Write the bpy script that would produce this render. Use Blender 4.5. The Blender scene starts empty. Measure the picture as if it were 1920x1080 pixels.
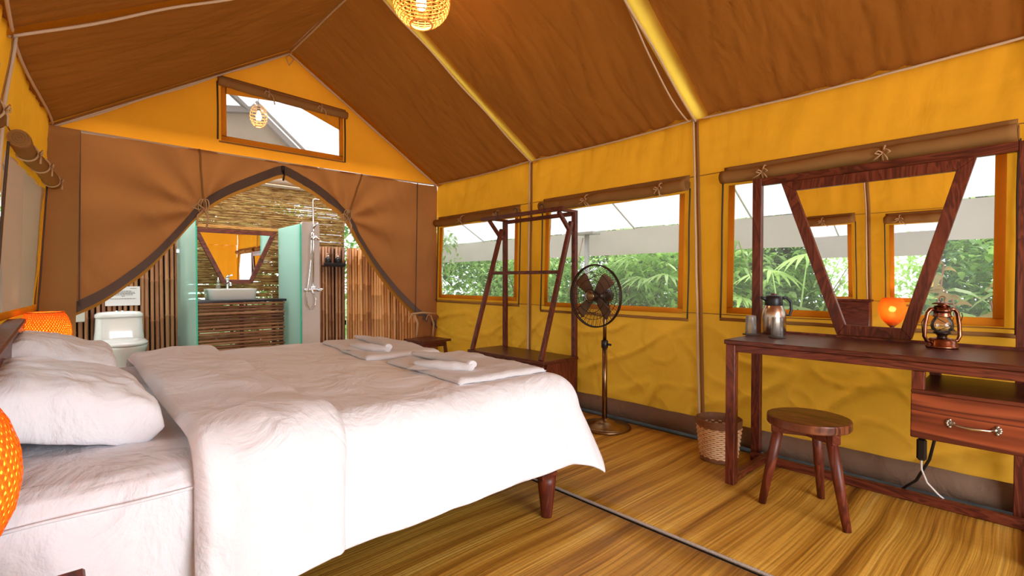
import bpy, math, random
from math import sin, cos, pi, radians, sqrt, atan2
from mathutils import Vector, Matrix, noise
random.seed(7)
V = Vector
scene = bpy.context.scene
col = scene.collection

# ---------------------------------------------------------------- camera
F_PX = 931.0
YAW = math.atan(855 / F_PX); PITCH = math.atan(15 / F_PX)
cam_data = bpy.data.cameras.new('camera'); cam = bpy.data.objects.new('camera', cam_data); col.objects.link(cam)
cam_data.sensor_width = 36.0; cam_data.lens = 36.0 * F_PX / 1920.0
cam_data.clip_start = 0.02; cam_data.clip_end = 200
cam.location = (0, 0, 1.1); cam.rotation_euler = (pi / 2 - PITCH, 0, -YAW)
scene.camera = cam

# ---------------------------------------------------------------- world: bright overcast sky
world = bpy.data.worlds.new('sky'); scene.world = world; world.use_nodes = True
wn = world.node_tree.nodes; wl = world.node_tree.links
bg = wn['Background']; bg.inputs[1].default_value = 1.65
tc = wn.new('ShaderNodeTexCoord'); sp = wn.new('ShaderNodeSeparateXYZ'); cr = wn.new('ShaderNodeValToRGB')
wl.new(tc.outputs['Generated'], sp.inputs[0]); wl.new(sp.outputs[2], cr.inputs[0]); wl.new(cr.outputs[0], bg.inputs[0])
cr.color_ramp.elements[0].color = (0.80, 0.86, 0.92, 1); cr.color_ramp.elements[1].color = (0.93, 0.97, 1.0, 1)

# high soft sun behind thin cloud
sd = bpy.data.lights.new('sun', 'SUN'); sd.energy = 2.9; sd.angle = radians(20); sd.color = (1, .96, .88)
sun = bpy.data.objects.new('sun', sd); col.objects.link(sun); sun.rotation_euler = (radians(10), radians(36), 0)
sun.location = (0, 0, 8)
# area lamp added outside the open front, boosting the daylight behind the camera
ad = bpy.data.lights.new('doorway_boost_lamp', 'AREA'); ad.shape = 'RECTANGLE'; ad.size = 2.1; ad.size_y = 1.7; ad.energy = 57; ad.color = (.87, .93, 1)
door_lamp = bpy.data.objects.new('doorway_boost_lamp', ad); col.objects.link(door_lamp)
door_lamp.location = (1.15, -1.85, 1.15); door_lamp.rotation_euler = (radians(90), 0, 0)

# unseen area lamp added above the washroom to brighten it
bd = bpy.data.lights.new('washroom_fill_lamp', 'AREA'); bd.shape = 'RECTANGLE'; bd.size = 2.8; bd.size_y = 1.0; bd.energy = 20; bd.color = (1, .97, .92)
bdl = bpy.data.objects.new('washroom_fill_lamp', bd); col.objects.link(bdl); bdl.location = (1.55, 5.72, 2.46); bdl.rotation_euler = (radians(8), 0, 0)
scene.view_settings.view_transform = 'Standard'; scene.view_settings.look = 'None'
scene.view_settings.gamma = 1.0; scene.view_settings.use_curve_mapping = False
scene.view_settings.exposure = 0.93
try:
    scene.cycles.max_bounces = 10; scene.cycles.transparent_max_bounces = 24
    scene.cycles.sample_clamp_indirect = 6
    scene.cycles.use_denoising = True
except Exception:
    pass

# ---------------------------------------------------------------- materials
def nmat(name):
    m = bpy.data.materials.new(name); m.use_nodes = True
    m.node_tree.nodes.clear(); return m, m.node_tree.nodes, m.node_tree.links
def ramp(n, stops):
    r = n.new('ShaderNodeValToRGB'); e = r.color_ramp.elements
    e[0].position, e[0].color = stops[0][0], (*stops[0][1], 1)
    e[1].position, e[1].color = stops[-1][0], (*stops[-1][1], 1)
    for p, c in stops[1:-1]:
        x = e.new(p); x.color = (*c, 1)
    return r
def texnoise(n, l, scale, mapscale=(1, 1, 1), detail=4, dist=0, coord='Object', rough=.55):
    t = n.new('ShaderNodeTexCoord'); mp = n.new('ShaderNodeMapping'); mp.inputs['Scale'].default_value = mapscale
    l.new(t.outputs[coord], mp.inputs[0]); x = n.new('ShaderNodeTexNoise')
    x.inputs['Scale'].default_value = scale; x.inputs['Detail'].default_value = detail; x.inputs['Distortion'].default_value = dist
    x.inputs['Roughness'].default_value = rough
    l.new(mp.outputs[0], x.inputs[0]); return x
def pmat(name, c, rough=.5, metal=0, spec=.5, noise_amt=0, scale=20, mapscale=(1, 1, 1), bump=0, c2=None, coat=0, trans=0, ior=1.45, sheen=0):
    m, n, l = nmat(name)
    o = n.new('ShaderNodeOutputMaterial'); b = n.new('ShaderNodeBsdfPrincipled'); l.new(b.outputs[0], o.inputs[0])
    b.inputs['Base Color'].default_value = (*c, 1); b.inputs['Roughness'].default_value = rough
    b.inputs['Metallic'].default_value = metal; b.inputs['Specular IOR Level'].default_value = spec
    b.inputs['Coat Weight'].default_value = coat; b.inputs['Transmission Weight'].default_value = trans; b.inputs['IOR'].default_value = ior
    if c2 is not None or bump:
        x = texnoise(n, l, scale, mapscale)
        if c2 is not None:
            r = ramp(n, [(.35, c), (.65, c2)]); l.new(x.outputs[0], r.inputs[0]); l.new(r.outputs[0], b.inputs['Base Color'])
        if bump:
            bp = n.new('ShaderNodeBump'); bp.inputs['Strength'].default_value = bump; bp.inputs['Distance'].default_value = .01
            l.new(x.outputs[0], bp.inputs['Height']); l.new(bp.outputs[0], b.inputs['Normal'])
    return m
def canvas(name, dif, tra, mix=.5, wr_scale=3, mapscale=(1, 1, .35), bump=.5, dif2=None):
    m, n, l = nmat(name)
    o = n.new('ShaderNodeOutputMaterial'); d = n.new('ShaderNodeBsdfDiffuse'); t = n.new('ShaderNodeBsdfTranslucent'); mx = n.new('ShaderNodeMixShader')
    mx.inputs[0].default_value = mix
    x = texnoise(n, l, wr_scale, mapscale, 5, .4)
    f = texnoise(n, l, 260, (1, 1, 1), 2)
    sp_ = texnoise(n, l, 1.3, (1, 1, 1), 4)
    dd = dif2 or tuple(v * .8 for v in dif)
    r = ramp(n, [(.3, dd), (.65, dif)]); l.new(sp_.outputs[0], r.inputs[0]); l.new(r.outputs[0], d.inputs[0])
    r2 = ramp(n, [(.3, tuple(v * .86 for v in tra)), (.65, tra)]); l.new(x.outputs[0], r2.inputs[0]); l.new(r2.outputs[0], t.inputs[0])
    b1 = n.new('ShaderNodeBump'); b1.inputs['Strength'].default_value = bump; b1.inputs['Distance'].default_value = .03
    b2 = n.new('ShaderNodeBump'); b2.inputs['Strength'].default_value = .12; b2.inputs['Distance'].default_value = .002
    l.new(x.outputs[0], b1.inputs['Height']); l.new(f.outputs[0], b2.inputs['Height']); l.new(b1.outputs[0], b2.inputs['Normal'])
    l.new(b2.outputs[0], d.inputs['Normal']); l.new(b2.outputs[0], t.inputs['Normal'])
    l.new(d.outputs[0], mx.inputs[1]); l.new(t.outputs[0], mx.inputs[2]); l.new(mx.outputs[0], o.inputs[0])
    return m
def wood(name, c1, c2, c3, axis='Y', rough=.42, scale=3.0):
    m, n, l = nmat(name)
    o = n.new('ShaderNodeOutputMaterial'); b = n.new('ShaderNodeBsdfPrincipled'); l.new(b.outputs[0], o.inputs[0])
    ms = {'X': (.18, 1, 1), 'Y': (1, .18, 1), 'Z': (1, 1, .18)}[axis]
    x = texnoise(n, l, scale * 2.2, ms, 3, 1.6)
    w = n.new('ShaderNodeMath'); w.operation = 'MULTIPLY'; w.inputs[1].default_value = 9
    l.new(x.outputs[0], w.inputs[0]); s = n.new('ShaderNodeMath'); s.operation = 'FRACT'; l.new(w.outputs[0], s.inputs[0])
    r = ramp(n, [(0, c2), (.45, c1), (.75, c3), (1, c2)]); l.new(s.outputs[0], r.inputs[0])
    fine = texnoise(n, l, scale * 30, ms, 3)
    mm = n.new('ShaderNodeMix'); mm.data_type = 'RGBA'; mm.blend_type = 'MULTIPLY'; mm.inputs[0].default_value = .35
    r2 = ramp(n, [(.3, (.45, .4, .38)), (.7, (1, 1, 1))]); l.new(fine.outputs[0], r2.inputs[0])
    l.new(r.outputs[0], mm.inputs[6]); l.new(r2.outputs[0], mm.inputs[7]); l.new(mm.outputs[2], b.inputs['Base Color'])
    b.inputs['Roughness'].default_value = rough; b.inputs['Specular IOR Level'].default_value = .35; b.inputs['Coat Weight'].default_value = .08; b.inputs['Coat Roughness'].default_value = .25
    bp = n.new('ShaderNodeBump'); bp.inputs['Strength'].default_value = .1; bp.inputs['Distance'].default_value = .002
    l.new(fine.outputs[0], bp.inputs['Height']); l.new(bp.outputs[0], b.inputs['Normal'])
    return m
def emis(name, c, s):
    m, n, l = nmat(name); o = n.new('ShaderNodeOutputMaterial'); e = n.new('ShaderNodeEmission')
    e.inputs[0].default_value = (*c, 1); e.inputs[1].default_value = s; l.new(e.outputs[0], o.inputs[0]); return m
def sheer(name, tcol, dcol, mix, gloss=0.0, rough=.1):
    m, n, l = nmat(name); o = n.new('ShaderNodeOutputMaterial')
    t = n.new('ShaderNodeBsdfTransparent'); t.inputs[0].default_value = (*tcol, 1)
    d = n.new('ShaderNodeBsdfDiffuse'); d.inputs[0].default_value = (*dcol, 1)
    tr = n.new('ShaderNodeBsdfTranslucent'); tr.inputs[0].default_value = (*dcol, 1)
    a = n.new('ShaderNodeMixShader'); a.inputs[0].default_value = .6; l.new(d.outputs[0], a.inputs[1]); l.new(tr.outputs[0], a.inputs[2])
    b = n.new('ShaderNodeMixShader'); b.inputs[0].default_value = mix; l.new(t.outputs[0], b.inputs[1]); l.new(a.outputs[0], b.inputs[2])
    if gloss:
        g = n.new('ShaderNodeBsdfGlossy'); g.inputs['Roughness'].default_value = rough
        fr = n.new('ShaderNodeFresnel'); fr.inputs[0].default_value = 1.45
        mu = n.new('ShaderNodeMath'); mu.operation = 'MULTIPLY'; mu.inputs[1].default_value = gloss; l.new(fr.outputs[0], mu.inputs[0])
        c = n.new('ShaderNodeMixShader'); l.new(mu.outputs[0], c.inputs[0]); l.new(b.outputs[0], c.inputs[1]); l.new(g.outputs[0], c.inputs[2]); b = c
    l.new(b.outputs[0], o.inputs[0]); return m
def leafmat(name, c1, c2, t):
    m, n, l = nmat(name); o = n.new('ShaderNodeOutputMaterial')
    d = n.new('ShaderNodeBsdfPrincipled'); tr = n.new('ShaderNodeBsdfTranslucent'); mx = n.new('ShaderNodeMixShader'); mx.inputs[0].default_value = .5
    x = texnoise(n, l, 3.5, (1, 1, 1), 6); r = ramp(n, [(.35, c1), (.62, c2)]); l.new(x.outputs[0], r.inputs[0])
    l.new(r.outputs[0], d.inputs['Base Color']); d.inputs['Roughness'].default_value = .4; tr.inputs[0].default_value = (*t, 1)
    l.new(d.outputs[0], mx.inputs[1]); l.new(tr.outputs[0], mx.inputs[2]); l.new(mx.outputs[0], o.inputs[0]); return m

M = {}
M['yellow'] = canvas('yellow_canvas', (.84, .38, .03), (.93, .385, .02), .48, 2.2, (1, 1, .3), 1.0, (.78, .34, .026))
M['yellow_lit_low'] = canvas('yellow_canvas_lit_low', (.88, .45, .06), (.94, .44, .035), .45, 2.2, (1, 1, .3), 1.0, (.82, .40, .05))  # same wall canvas; stronger light on its lower part put into the colour
M['border'] = canvas('window_border_canvas', (.85, .38, .04), (1, .55, .06), .5, 4, (1, 1, 1), .3)
M['roof'] = canvas('brown_roof_canvas', (.34, .118, .022), (.21, .066, .008), .36, 2.0, (1.2, 2.2, 1.2), 1.0, (.28, .095, .018))
M['strip'] = canvas('golden_seam_canvas', (.85, .42, .05), (1, .68, .08), .85, 3, (1, 1, 1), .2)
M['lining'] = canvas('drape_lining', (.42, .19, .035), (.5, .2, .03), .3, 3, (1, 1, 1), .2)
M['drape'] = canvas('brown_drape_canvas', (.44, .18, .065), (.38, .14, .035), .35, 2.4, (1, 1, .4), .45)
M['binding'] = canvas('grey_brown_binding', (.17, .115, .095), (.2, .12, .08), .2, 6, (1, 1, 1), .2)
M['flap'] = canvas('brown_flap_canvas', (.46, .235, .08), (.6, .3, .08), .3, 5, (1, .4, 1), .35)
M['tape'] = pmat('cotton_tape', (.55, .33, .17), .9)
M['rope'] = pmat('pale_rope', (.72, .52, .36), .85, bump=.5, scale=400)
M['fly'] = canvas('white_fly_canvas', (.70, .70, .73), (.64, .64, .67), .55, 1.5, (1, 1, 1), .15)
M['flyseam'] = pmat('pale_seam_tape', (.86, .82, .80), .9)
M['valance'] = canvas('grey_valance_canvas', (.62, .54, .52), (.52, .45, .43), .5, 2, (1, .3, 1), .2)
M['mesh'] = sheer('clear_window_film', (.94, .95, .95), (.84, .86, .84), .18)
M['darkzip'] = pmat('dark_zip_tape', (.07, .045, .03), .7)
M['wood'] = wood('rosewood_long', (.15, .026, .011), (.075, .013, .006), (.19, .040, .016), 'Y')
M['woodx'] = wood('rosewood_cross', (.15, .026, .011), (.075, .013, .006), (.19, .040, .016), 'X')
M['woodz'] = wood('rosewood_upright', (.155, .028, .012), (.08, .014, .007), (.20, .042, .017), 'Z')
M['woodtop'] = wood('rosewood_top', (.11, .022, .010), (.06, .012, .006), (.15, .034, .014), 'Y', .36)
M['drawerwood'] = wood('figured_rosewood', (.27, .055, .018), (.075, .013, .007), (.33, .075, .026), 'Y', .38, .9)
M['ground_sheet'] = pmat('grey_groundsheet', (.05, .052, .055), .8, spec=.0, bump=.3, scale=9, c2=(.08, .08, .085))
M['skirt'] = canvas('brown_skirt', (.33, .20, .13), (.3, .15, .08), .2, 7, (1, 1, 1), .6)
def cotton():
    m, n, l = nmat('white_cotton'); o = n.new('ShaderNodeOutputMaterial'); b = n.new('ShaderNodeBsdfPrincipled'); l.new(b.outputs[0], o.inputs[0])
    b.inputs['Base Color'].default_value = (.84, .83, .86, 1); b.inputs['Roughness'].default_value = .9; b.inputs['Specular IOR Level'].default_value = .15
    x = texnoise(n, l, 3.0, (1.6, 1, 1), 6, .8); y = texnoise(n, l, 9, (1, 2.0, 1), 4, 1.2)
    b1 = n.new('ShaderNodeBump'); b1.inputs['Strength'].default_value = .8; b1.inputs['Distance'].default_value = .045; l.new(x.outputs[0], b1.inputs['Height'])
    b2 = n.new('ShaderNodeBump'); b2.inputs['Strength'].default_value = .5; b2.inputs['Distance'].default_value = .008; l.new(y.outputs[0], b2.inputs['Height'])
    l.new(b1.outputs[0], b2.inputs['Normal']); l.new(b2.outputs[0], b.inputs['Normal']); return m
M['white'] = cotton()
M['towel'] = pmat('white_terry', (.88, .85, .86), .95, spec=.1, bump=.8, scale=260)
M['ceramic'] = pmat('white_ceramic', (.82, .80, .78), .08, spec=.6, coat=.4)
M['chrome'] = pmat('chrome', (.8, .8, .82), .12, 1)
M['steel'] = pmat('brushed_steel', (.62, .52, .45), .25, 1, bump=.05, scale=90, mapscale=(1, 1, .02))
M['black'] = pmat('black_plastic', (.012, .011, .012), .35)
M['bronze'] = pmat('antique_bronze', (.32, .19, .09), .3, 1, c2=(.22, .13, .07), scale=12)
M['cage'] = pmat('dark_bronze_wire', (.05, .03, .02), .35, .8)
M['blade'] = pmat('bronze_blade', (.26, .15, .10), .35, .6)
M['copper'] = pmat('antique_copper', (.42, .17, .10), .25, 1, c2=(.16, .06, .04), scale=25)
M['blackstone'] = pmat('black_stone', (.012, .012, .014), .2)
M['pewter'] = pmat('antique_silver', (.55, .5, .42), .3, 1)
M['paper'] = pmat('white_paper', (.82, .80, .80), .8)
M['ink'] = pmat('grey_ink', (.18, .17, .17), .8)
M['wallpanel'] = pmat('white_shower_panel', (.74, .69, .66), .45, c2=(.68, .62, .58), scale=3)
M['glassedge'] = sheer('teal_glass_edge', (.4, .95, .8), (.25, .85, .70), .75)
M['frost'] = sheer('frosted_teal_glass', (.80, 1, .95), (.66, .93, .87), .72, .2, .25)
M['frostl'] = sheer('pale_frosted_glass', (.85, 1, .96), (.72, .96, .90), .42, .2, .25)
M['tumbler'] = sheer('clear_tumbler', (.97, .97, .95), (.97, .95, .90), .20, .9, .03)
M['globe'] = sheer('clear_globe', (.95, .94, .9), (.9, .9, .85), .06, 1.6, .03)
M['mirror'] = pmat('mirror_glass', (.93, .93, .92), .01, 1)
M['bulb'] = emis('glowing_bulb', (1, .78, .38), 14)
M['bulb2'] = emis('warm_bulb', (1, .66, .28), 9)
M['rattan'] = canvas('pale_rattan', (.75, .50, .20), (.9, .55, .2), .35, 20, (1, 1, 1), .2)
M['orange'] = canvas('orange_weave', (.66, .22, .035), (.85, .30, .04), .45, 30, (1, 1, 1), .2)
M['liner'] = sheer('orange_liner', (1, .55, .18), (.95, .48, .10), .7)
M['bark'] = pmat('stem_bark', (.16, .10, .06), .8, c2=(.25, .2, .1), scale=30)
M['pinkstem'] = pmat('reddish_stem', (.40, .16, .10), .6)
M['leaf'] = leafmat('mid_green_leaf', (.17, .33, .06), (.40, .56, .17), (.50, .75, .20))
M['leafd'] = leafmat('dark_green_leaf', (.05, .14, .035), (.13, .28, .08), (.2, .4, .09))
M['leafb'] = leafmat('bright_green_leaf', (.26, .46, .12), (.58, .72, .32), (.65, .88, .32))
M['leafy'] = leafmat('pinkish_leaf', (.45, .30, .12), (.55, .42, .16), (.6, .4, .15))
M['soil'] = pmat('garden_soil', (.10, .12, .05), .95, c2=(.16, .22, .08), scale=2)
M['concrete'] = pmat('bath_floor', (.35, .32, .29), .8)
M['pole'] = pmat('galvanised_pole', (.55, .53, .52), .4, .3)
M['beige'] = canvas('beige_panel', (.62, .50, .40), (.55, .42, .3), .4, 2, (1, 1, 1), .15)

def bamboo_mat(name, c1, c2, c3, axis):
    m, n, l = nmat(name)
    o = n.new('ShaderNodeOutputMaterial'); b = n.new('ShaderNodeBsdfPrincipled'); l.new(b.outputs[0], o.inputs[0])
    ms = (1, 1, .1) if axis == 'Z' else (.1, 1, 1)
    x = texnoise(n, l, 12, ms, 5, .3); oi = n.new('ShaderNodeObjectInfo')
    ad_ = n.new('ShaderNodeMath'); ad_.operation = 'MULTIPLY_ADD'; ad_.inputs[1].default_value = .35; l.new(oi.outputs['Random'], ad_.inputs[0])
    sb = n.new('ShaderNodeMath'); sb.operation = 'SUBTRACT'; sb.inputs[1].default_value = .17; l.new(x.outputs[0], sb.inputs[0]); l.new(sb.outputs[0], ad_.inputs[2])
    r = ramp(n, [(.3, c1), (.5, c2), (.72, c3)]); l.new(ad_.outputs[0], r.inputs[0]); l.new(r.outputs[0], b.inputs['Base Color'])
    b.inputs['Roughness'].default_value = .38
    return m
M['bam_dark'] = bamboo_mat('brown_bamboo', (.20, .075, .032), (.36, .15, .065), (.50, .25, .11), 'Z')
M['bam_gold'] = bamboo_mat('golden_bamboo', (.30, .105, .030), (.58, .23, .065), (.76, .38, .14), 'Z')
M['bam_rod'] = bamboo_mat('red_brown_bamboo', (.17, .058, .028), (.34, .13, .06), (.48, .22, .11), 'X')
def reedmat():
    m, n, l = nmat('thin_reed'); o = n.new('ShaderNodeOutputMaterial'); d = n.new('ShaderNodeBsdfDiffuse'); t = n.new('ShaderNodeBsdfTranslucent'); mx = n.new('ShaderNodeMixShader'); mx.inputs[0].default_value = .35
    x = texnoise(n, l, 7, (1, 1, 9), 6, .3, rough=.75); r = ramp(n, [(.36, (.12, .055, .02)), (.47, (.34, .19, .07)), (.56, (.58, .38, .15)), (.66, (.60, .56, .22))]); l.new(x.outputs[0], r.inputs[0])
    l.new(r.outputs[0], d.inputs[0]); l.new(r.outputs[0], t.inputs[0]); l.new(d.outputs[0], mx.inputs[1]); l.new(t.outputs[0], mx.inputs[2]); l.new(mx.outputs[0], o.inputs[0]); return m
M['reed'] = reedmat()
def floor_mat():
    m, n, l = nmat('golden_reed_matting')
    o = n.new('ShaderNodeOutputMaterial'); b = n.new('ShaderNodeBsdfPrincipled'); l.new(b.outputs[0], o.inputs[0])
    t = n.new('ShaderNodeTexCoord')
    # gentle sideways drift of the reeds
    dn = texnoise(n, l, .9, (1, .4, 1), 1); sub = n.new('ShaderNodeMath'); sub.operation = 'MULTIPLY_ADD'; sub.inputs[1].default_value = .10; sub.inputs[2].default_value = -.05
    l.new(dn.outputs[0], sub.inputs[0])
    sep = n.new('ShaderNodeSeparateXYZ'); l.new(t.outputs['Object'], sep.inputs[0])
    ad1 = n.new('ShaderNodeMath'); ad1.operation = 'ADD'; l.new(sep.outputs[1], ad1.inputs[0]); l.new(sub.outputs[0], ad1.inputs[1])
    def streak(sx, sy, det):
        c = n.new('ShaderNodeCombineXYZ')
        a = n.new('ShaderNodeMath'); a.operation = 'MULTIPLY'; a.inputs[1].default_value = sx; l.new(sep.outputs[0], a.inputs[0])
        bb = n.new('ShaderNodeMath'); bb.operation = 'MULTIPLY'; bb.inputs[1].default_value = sy; l.new(ad1.outputs[0], bb.inputs[0])
        l.new(a.outputs[0], c.inputs[0]); l.new(bb.outputs[0], c.inputs[1])
        x = n.new('ShaderNodeTexNoise'); x.inputs['Scale'].default_value = 1; x.inputs['Detail'].default_value = det; l.new(c.outputs[0], x.inputs[0]); return x
    s1 = streak(.45, 13, 6); s2 = streak(1.6, 110, 4); s3 = streak(30, 260, 1)
    r1 = ramp(n, [(.30, (.20, .075, .008)), (.43, (.50, .235, .028)), (.58, (.74, .41, .065)), (.75, (.86, .56, .14))]); l.new(s1.outputs[0], r1.inputs[0])
    r2 = ramp(n, [(.32, (.38, .30, .2)), (.6, (1, 1, 1))]); l.new(s2.outputs[0], r2.inputs[0])
    mm = n.new('ShaderNodeMix'); mm.data_type = 'RGBA'; mm.blend_type = 'MULTIPLY'; mm.inputs[0].default_value = .75
    l.new(r1.outputs[0], mm.inputs[6]); l.new(r2.outputs[0], mm.inputs[7])
    # stitched rows running across the reeds
    w = n.new('ShaderNodeMath'); w.operation = 'MULTIPLY'; w.inputs[1].default_value = 22; l.new(sep.outputs[0], w.inputs[0])
    fr = n.new('ShaderNodeMath'); fr.operation = 'FRACT'; l.new(w.outputs[0], fr.inputs[0])
    r3 = ramp(n, [(0, (.62, .55, .45)), (.12, (1, 1, 1)), (1, (1, 1, 1))]); l.new(fr.outputs[0], r3.inputs[0])
    m2 = n.new('ShaderNodeMix'); m2.data_type = 'RGBA'; m2.blend_type = 'MULTIPLY'; m2.inputs[0].default_value = .35
    l.new(mm.outputs[2], m2.inputs[6]); l.new(r3.outputs[0], m2.inputs[7]); l.new(m2.outputs[2], b.inputs['Base Color'])
    b.inputs['Roughness'].default_value = .42; b.inputs['Specular IOR Level'].default_value = .35
    bp = n.new('ShaderNodeBump'); bp.inputs['Strength'].default_value = .5; bp.inputs['Distance'].default_value = .004
    l.new(s2.outputs[0], bp.inputs['Height']); l.new(bp.outputs[0], b.inputs['Normal'])
    return m
M['mat'] = floor_mat()

# ---------------------------------------------------------------- helpers
W = {}
def tag(o, label=None, cat=None, group=None, kind=None):
    if label: o['label'] = label
    if cat: o['category'] = cat
    if group: o['group'] = group
    if kind: o['kind'] = kind
    return o
def thing(name, loc, label, cat, group=None, kind=None):
    o = bpy.data.objects.new(name, None); o.empty_display_size = .05; col.objects.link(o); o.location = loc
    W[o.name] = V(loc); return tag(o, label, cat, group, kind)
class MB:
    def __init__(s): s.v = []; s.f = []; s.sm = []
    def add(s, vs, fs, smooth=False):
        k = len(s.v); s.v += [V(p) for p in vs]; s.f += [tuple(i + k for i in f) for f in fs]; s.sm += [smooth] * len(fs); return s
    def box(s, a, b, bev=0.0):
        x0, x1 = sorted((a[0], b[0])); y0, y1 = sorted((a[1], b[1])); z0, z1 = sorted((a[2], b[2]))
        bev = min(bev, (x1 - x0) * .45, (y1 - y0) * .45, (z1 - z0) * .45)
        if bev <= 0:
            vs = [(x, y, z) for z in (z0, z1) for y in (y0, y1) for x in (x0, x1)]
            return s.add(vs, [(0, 2, 3, 1), (4, 5, 7, 6), (0, 1, 5, 4), (2, 6, 7, 3), (0, 4, 6, 2), (1, 3, 7, 5)])
        return s.hexa([V((x, y, z)) for z in (z0, z1) for y in (y0, y1) for x in (x0, x1)], bev)
    def hexa(s, c, bev=0.0):
        c = [V(p) for p in c]
        faces = [(0, 2, 3, 1), (4, 5, 7, 6), (0, 1, 5, 4), (2, 6, 7, 3), (0, 4, 6, 2), (1, 3, 7, 5)]
        if bev <= 0: return s.add(c, faces)
        nb = {0: (1, 2, 4), 1: (0, 3, 5), 2: (3, 0, 6), 3: (2, 1, 7), 4: (5, 6, 0), 5: (4, 7, 1), 6: (7, 4, 2), 7: (6, 5, 3)}
        def d(i, j): return (c[j] - c[i]).normalized() * bev
        vid = {}; vs = []; fs = []
        for fi, f in enumerate(faces):
            for k in range(4):
                i = f[k]; p = f[k - 1]; q = f[(k + 1) % 4]
                vid[(fi, i)] = len(vs); vs.append(c[i] + d(i, p) + d(i, q))
            fs.append(tuple(vid[(fi, i)] for i in f))
        edges = {}
        for fi, f in enumerate(faces):
            for k in range(4):
                a_, b_ = f[k], f[(k + 1) % 4]
                edges.setdefault(frozenset((a_, b_)), []).append((fi, a_, b_))
        for e, lst in edges.items():
            (f1, a1, b1), (f2, a2, b2) = lst
            fs.append((vid[(f1, b1)], vid[(f1, a1)], vid[(f2, a1)], vid[(f2, b1)]))
        for i in range(8):
            fl = [fi for fi, f in enumerate(faces) if i in f]
            a_, b_, c_ = [vid[(fi, i)] for fi in fl]
            n_ = (vs[b_] - vs[a_]).cross(vs[c_] - vs[a_]); cen = sum(c, V()) / 8
            fs.append((a_, b_, c_) if n_.dot(c[i] - cen) > 0 else (a_, c_, b_))
        return s.add(vs, fs)
    def bar(s, p, q, w, h, up=(0, 0, 1), bev=0.003):
        p, q = V(p), V(q); d = (q - p).normalized(); u = V(up)
        if abs(d.dot(u)) > .98: u = V((1, 0, 0))
        r = d.cross(u).normalized(); u = r.cross(d).normalized()
        cs = [a + r * (sx * w / 2) + u * (sz * h / 2) for sz in (-1, 1) for a in (p, q) for sx in (-1, 1)]
        return s.hexa(cs, bev)
    def tube(s, pts, r, seg=8, caps=True, closed=False):
        pts = [V(p) for p in pts]; n = len(pts); rr = r if isinstance(r, (list, tuple)) else [r] * n
        vs = []; prev = None
        for i, p in enumerate(pts):
            if closed: t = (pts[(i + 1) % n] - pts[i - 1])
            else: t = pts[min(i + 1, n - 1)] - pts[max(i - 1, 0)]
            t = t.normalized() if t.length > 1e-9 else V((0, 0, 1))
            if prev is None:
                a = V((0, 0, 1)) if abs(t.z) < .9 else V((1, 0, 0)); u = t.cross(a).normalized()
            else:
                u = prev - t * prev.dot(t); u = u.normalized() if u.length > 1e-6 else t.orthogonal().normalized()
            prev = u; w = t.cross(u)
            for k in range(seg):
                a = 2 * pi * k / seg; vs.append(p + (u * cos(a) + w * sin(a)) * rr[i])
        fs = []
        m = n if closed else n - 1
        for i in range(m):
            j = (i + 1) % n
            for k in range(seg):
                k2 = (k + 1) % seg; fs.append((i * seg + k, i * seg + k2, j * seg + k2, j * seg + k))
        s.add(vs, fs, True)
        if caps and not closed:
            k0 = len(s.v) - len(vs)
            s.f.append(tuple(k0 + k for k in reversed(range(seg)))); s.sm.append(False)
            s.f.append(tuple(k0 + (n - 1) * seg + k for k in range(seg))); s.sm.append(False)
        return s
    def lathe(s, prof, c=(0, 0, 0), seg=24, axis='Z', sx=1, sy=1, smooth=True):
        c = V(c); vs = []; n = len(prof)
        for (r, z) in prof:
            for k in range(seg):
                a = 2 * pi * k / seg; x, y = r * cos(a) * sx, r * sin(a) * sy
                p = V((x, y, z)) if axis == 'Z' else (V((z, x, y)) if axis == 'X' else V((y, z, x)))
                vs.append(c + p)
        fs = []
        for i in range(n - 1):
            for k in range(seg):
                k2 = (k + 1) % seg; fs.append((i * seg + k, i * seg + k2, (i + 1) * seg + k2, (i + 1) * seg + k))
        return s.add(vs, fs, smooth)
    def prism(s, poly, z0, z1, f=lambda x, y, z: (x, y, z)):
        n = len(poly); vs = [f(x, y, z0) for x, y in poly] + [f(x, y, z1) for x, y in poly]
        fs = [tuple(reversed(range(n))), tuple(range(n, 2 * n))] + [(i, (i + 1) % n, n + (i + 1) % n, n + i) for i in range(n)]
        return s.add(vs, fs)
    def sheet(s, nu, nv, fn, skip=None, smooth=True):
        vs = [fn(i / nu, j / nv) for j in range(nv + 1) for i in range(nu + 1)]
        fs = [(j * (nu + 1) + i, j * (nu + 1) + i + 1, (j + 1) * (nu + 1) + i + 1, (j + 1) * (nu + 1) + i)
              for j in range(nv) for i in range(nu) if not (skip and skip(i, j))]
        return s.add(vs, fs, smooth)
    def build(s, name, mat, parent=None, **kw):
        me = bpy.data.meshes.new(name)
        if parent is None:
            lo = [min(p[i] for p in s.v) for i in range(3)]; hi = [max(p[i] for p in s.v) for i in range(3)]
            org = V(((lo[0] + hi[0]) / 2, (lo[1] + hi[1]) / 2, lo[2]))
        else: org = W[parent.name]
        me.from_pydata([tuple(p - org) for p in s.v], [], s.f); me.update()
        me.polygons.foreach_set('use_smooth', s.sm)
        me.materials.append(mat if not isinstance(mat, str) else M[mat])
        o = bpy.data.objects.new(name, me); col.objects.link(o)
        if parent is None: o.location = org
        else: o.parent = parent
        W[o.name] = org; return tag(o, **kw)
def solidify(o, t):
    md = o.modifiers.new('thickness', 'SOLIDIFY'); md.thickness = t; md.offset = 0; return o
def subsurf(o, n=1):
    md = o.modifiers.new('smooth', 'SUBSURF'); md.levels = n; md.render_levels = n; return o
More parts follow.
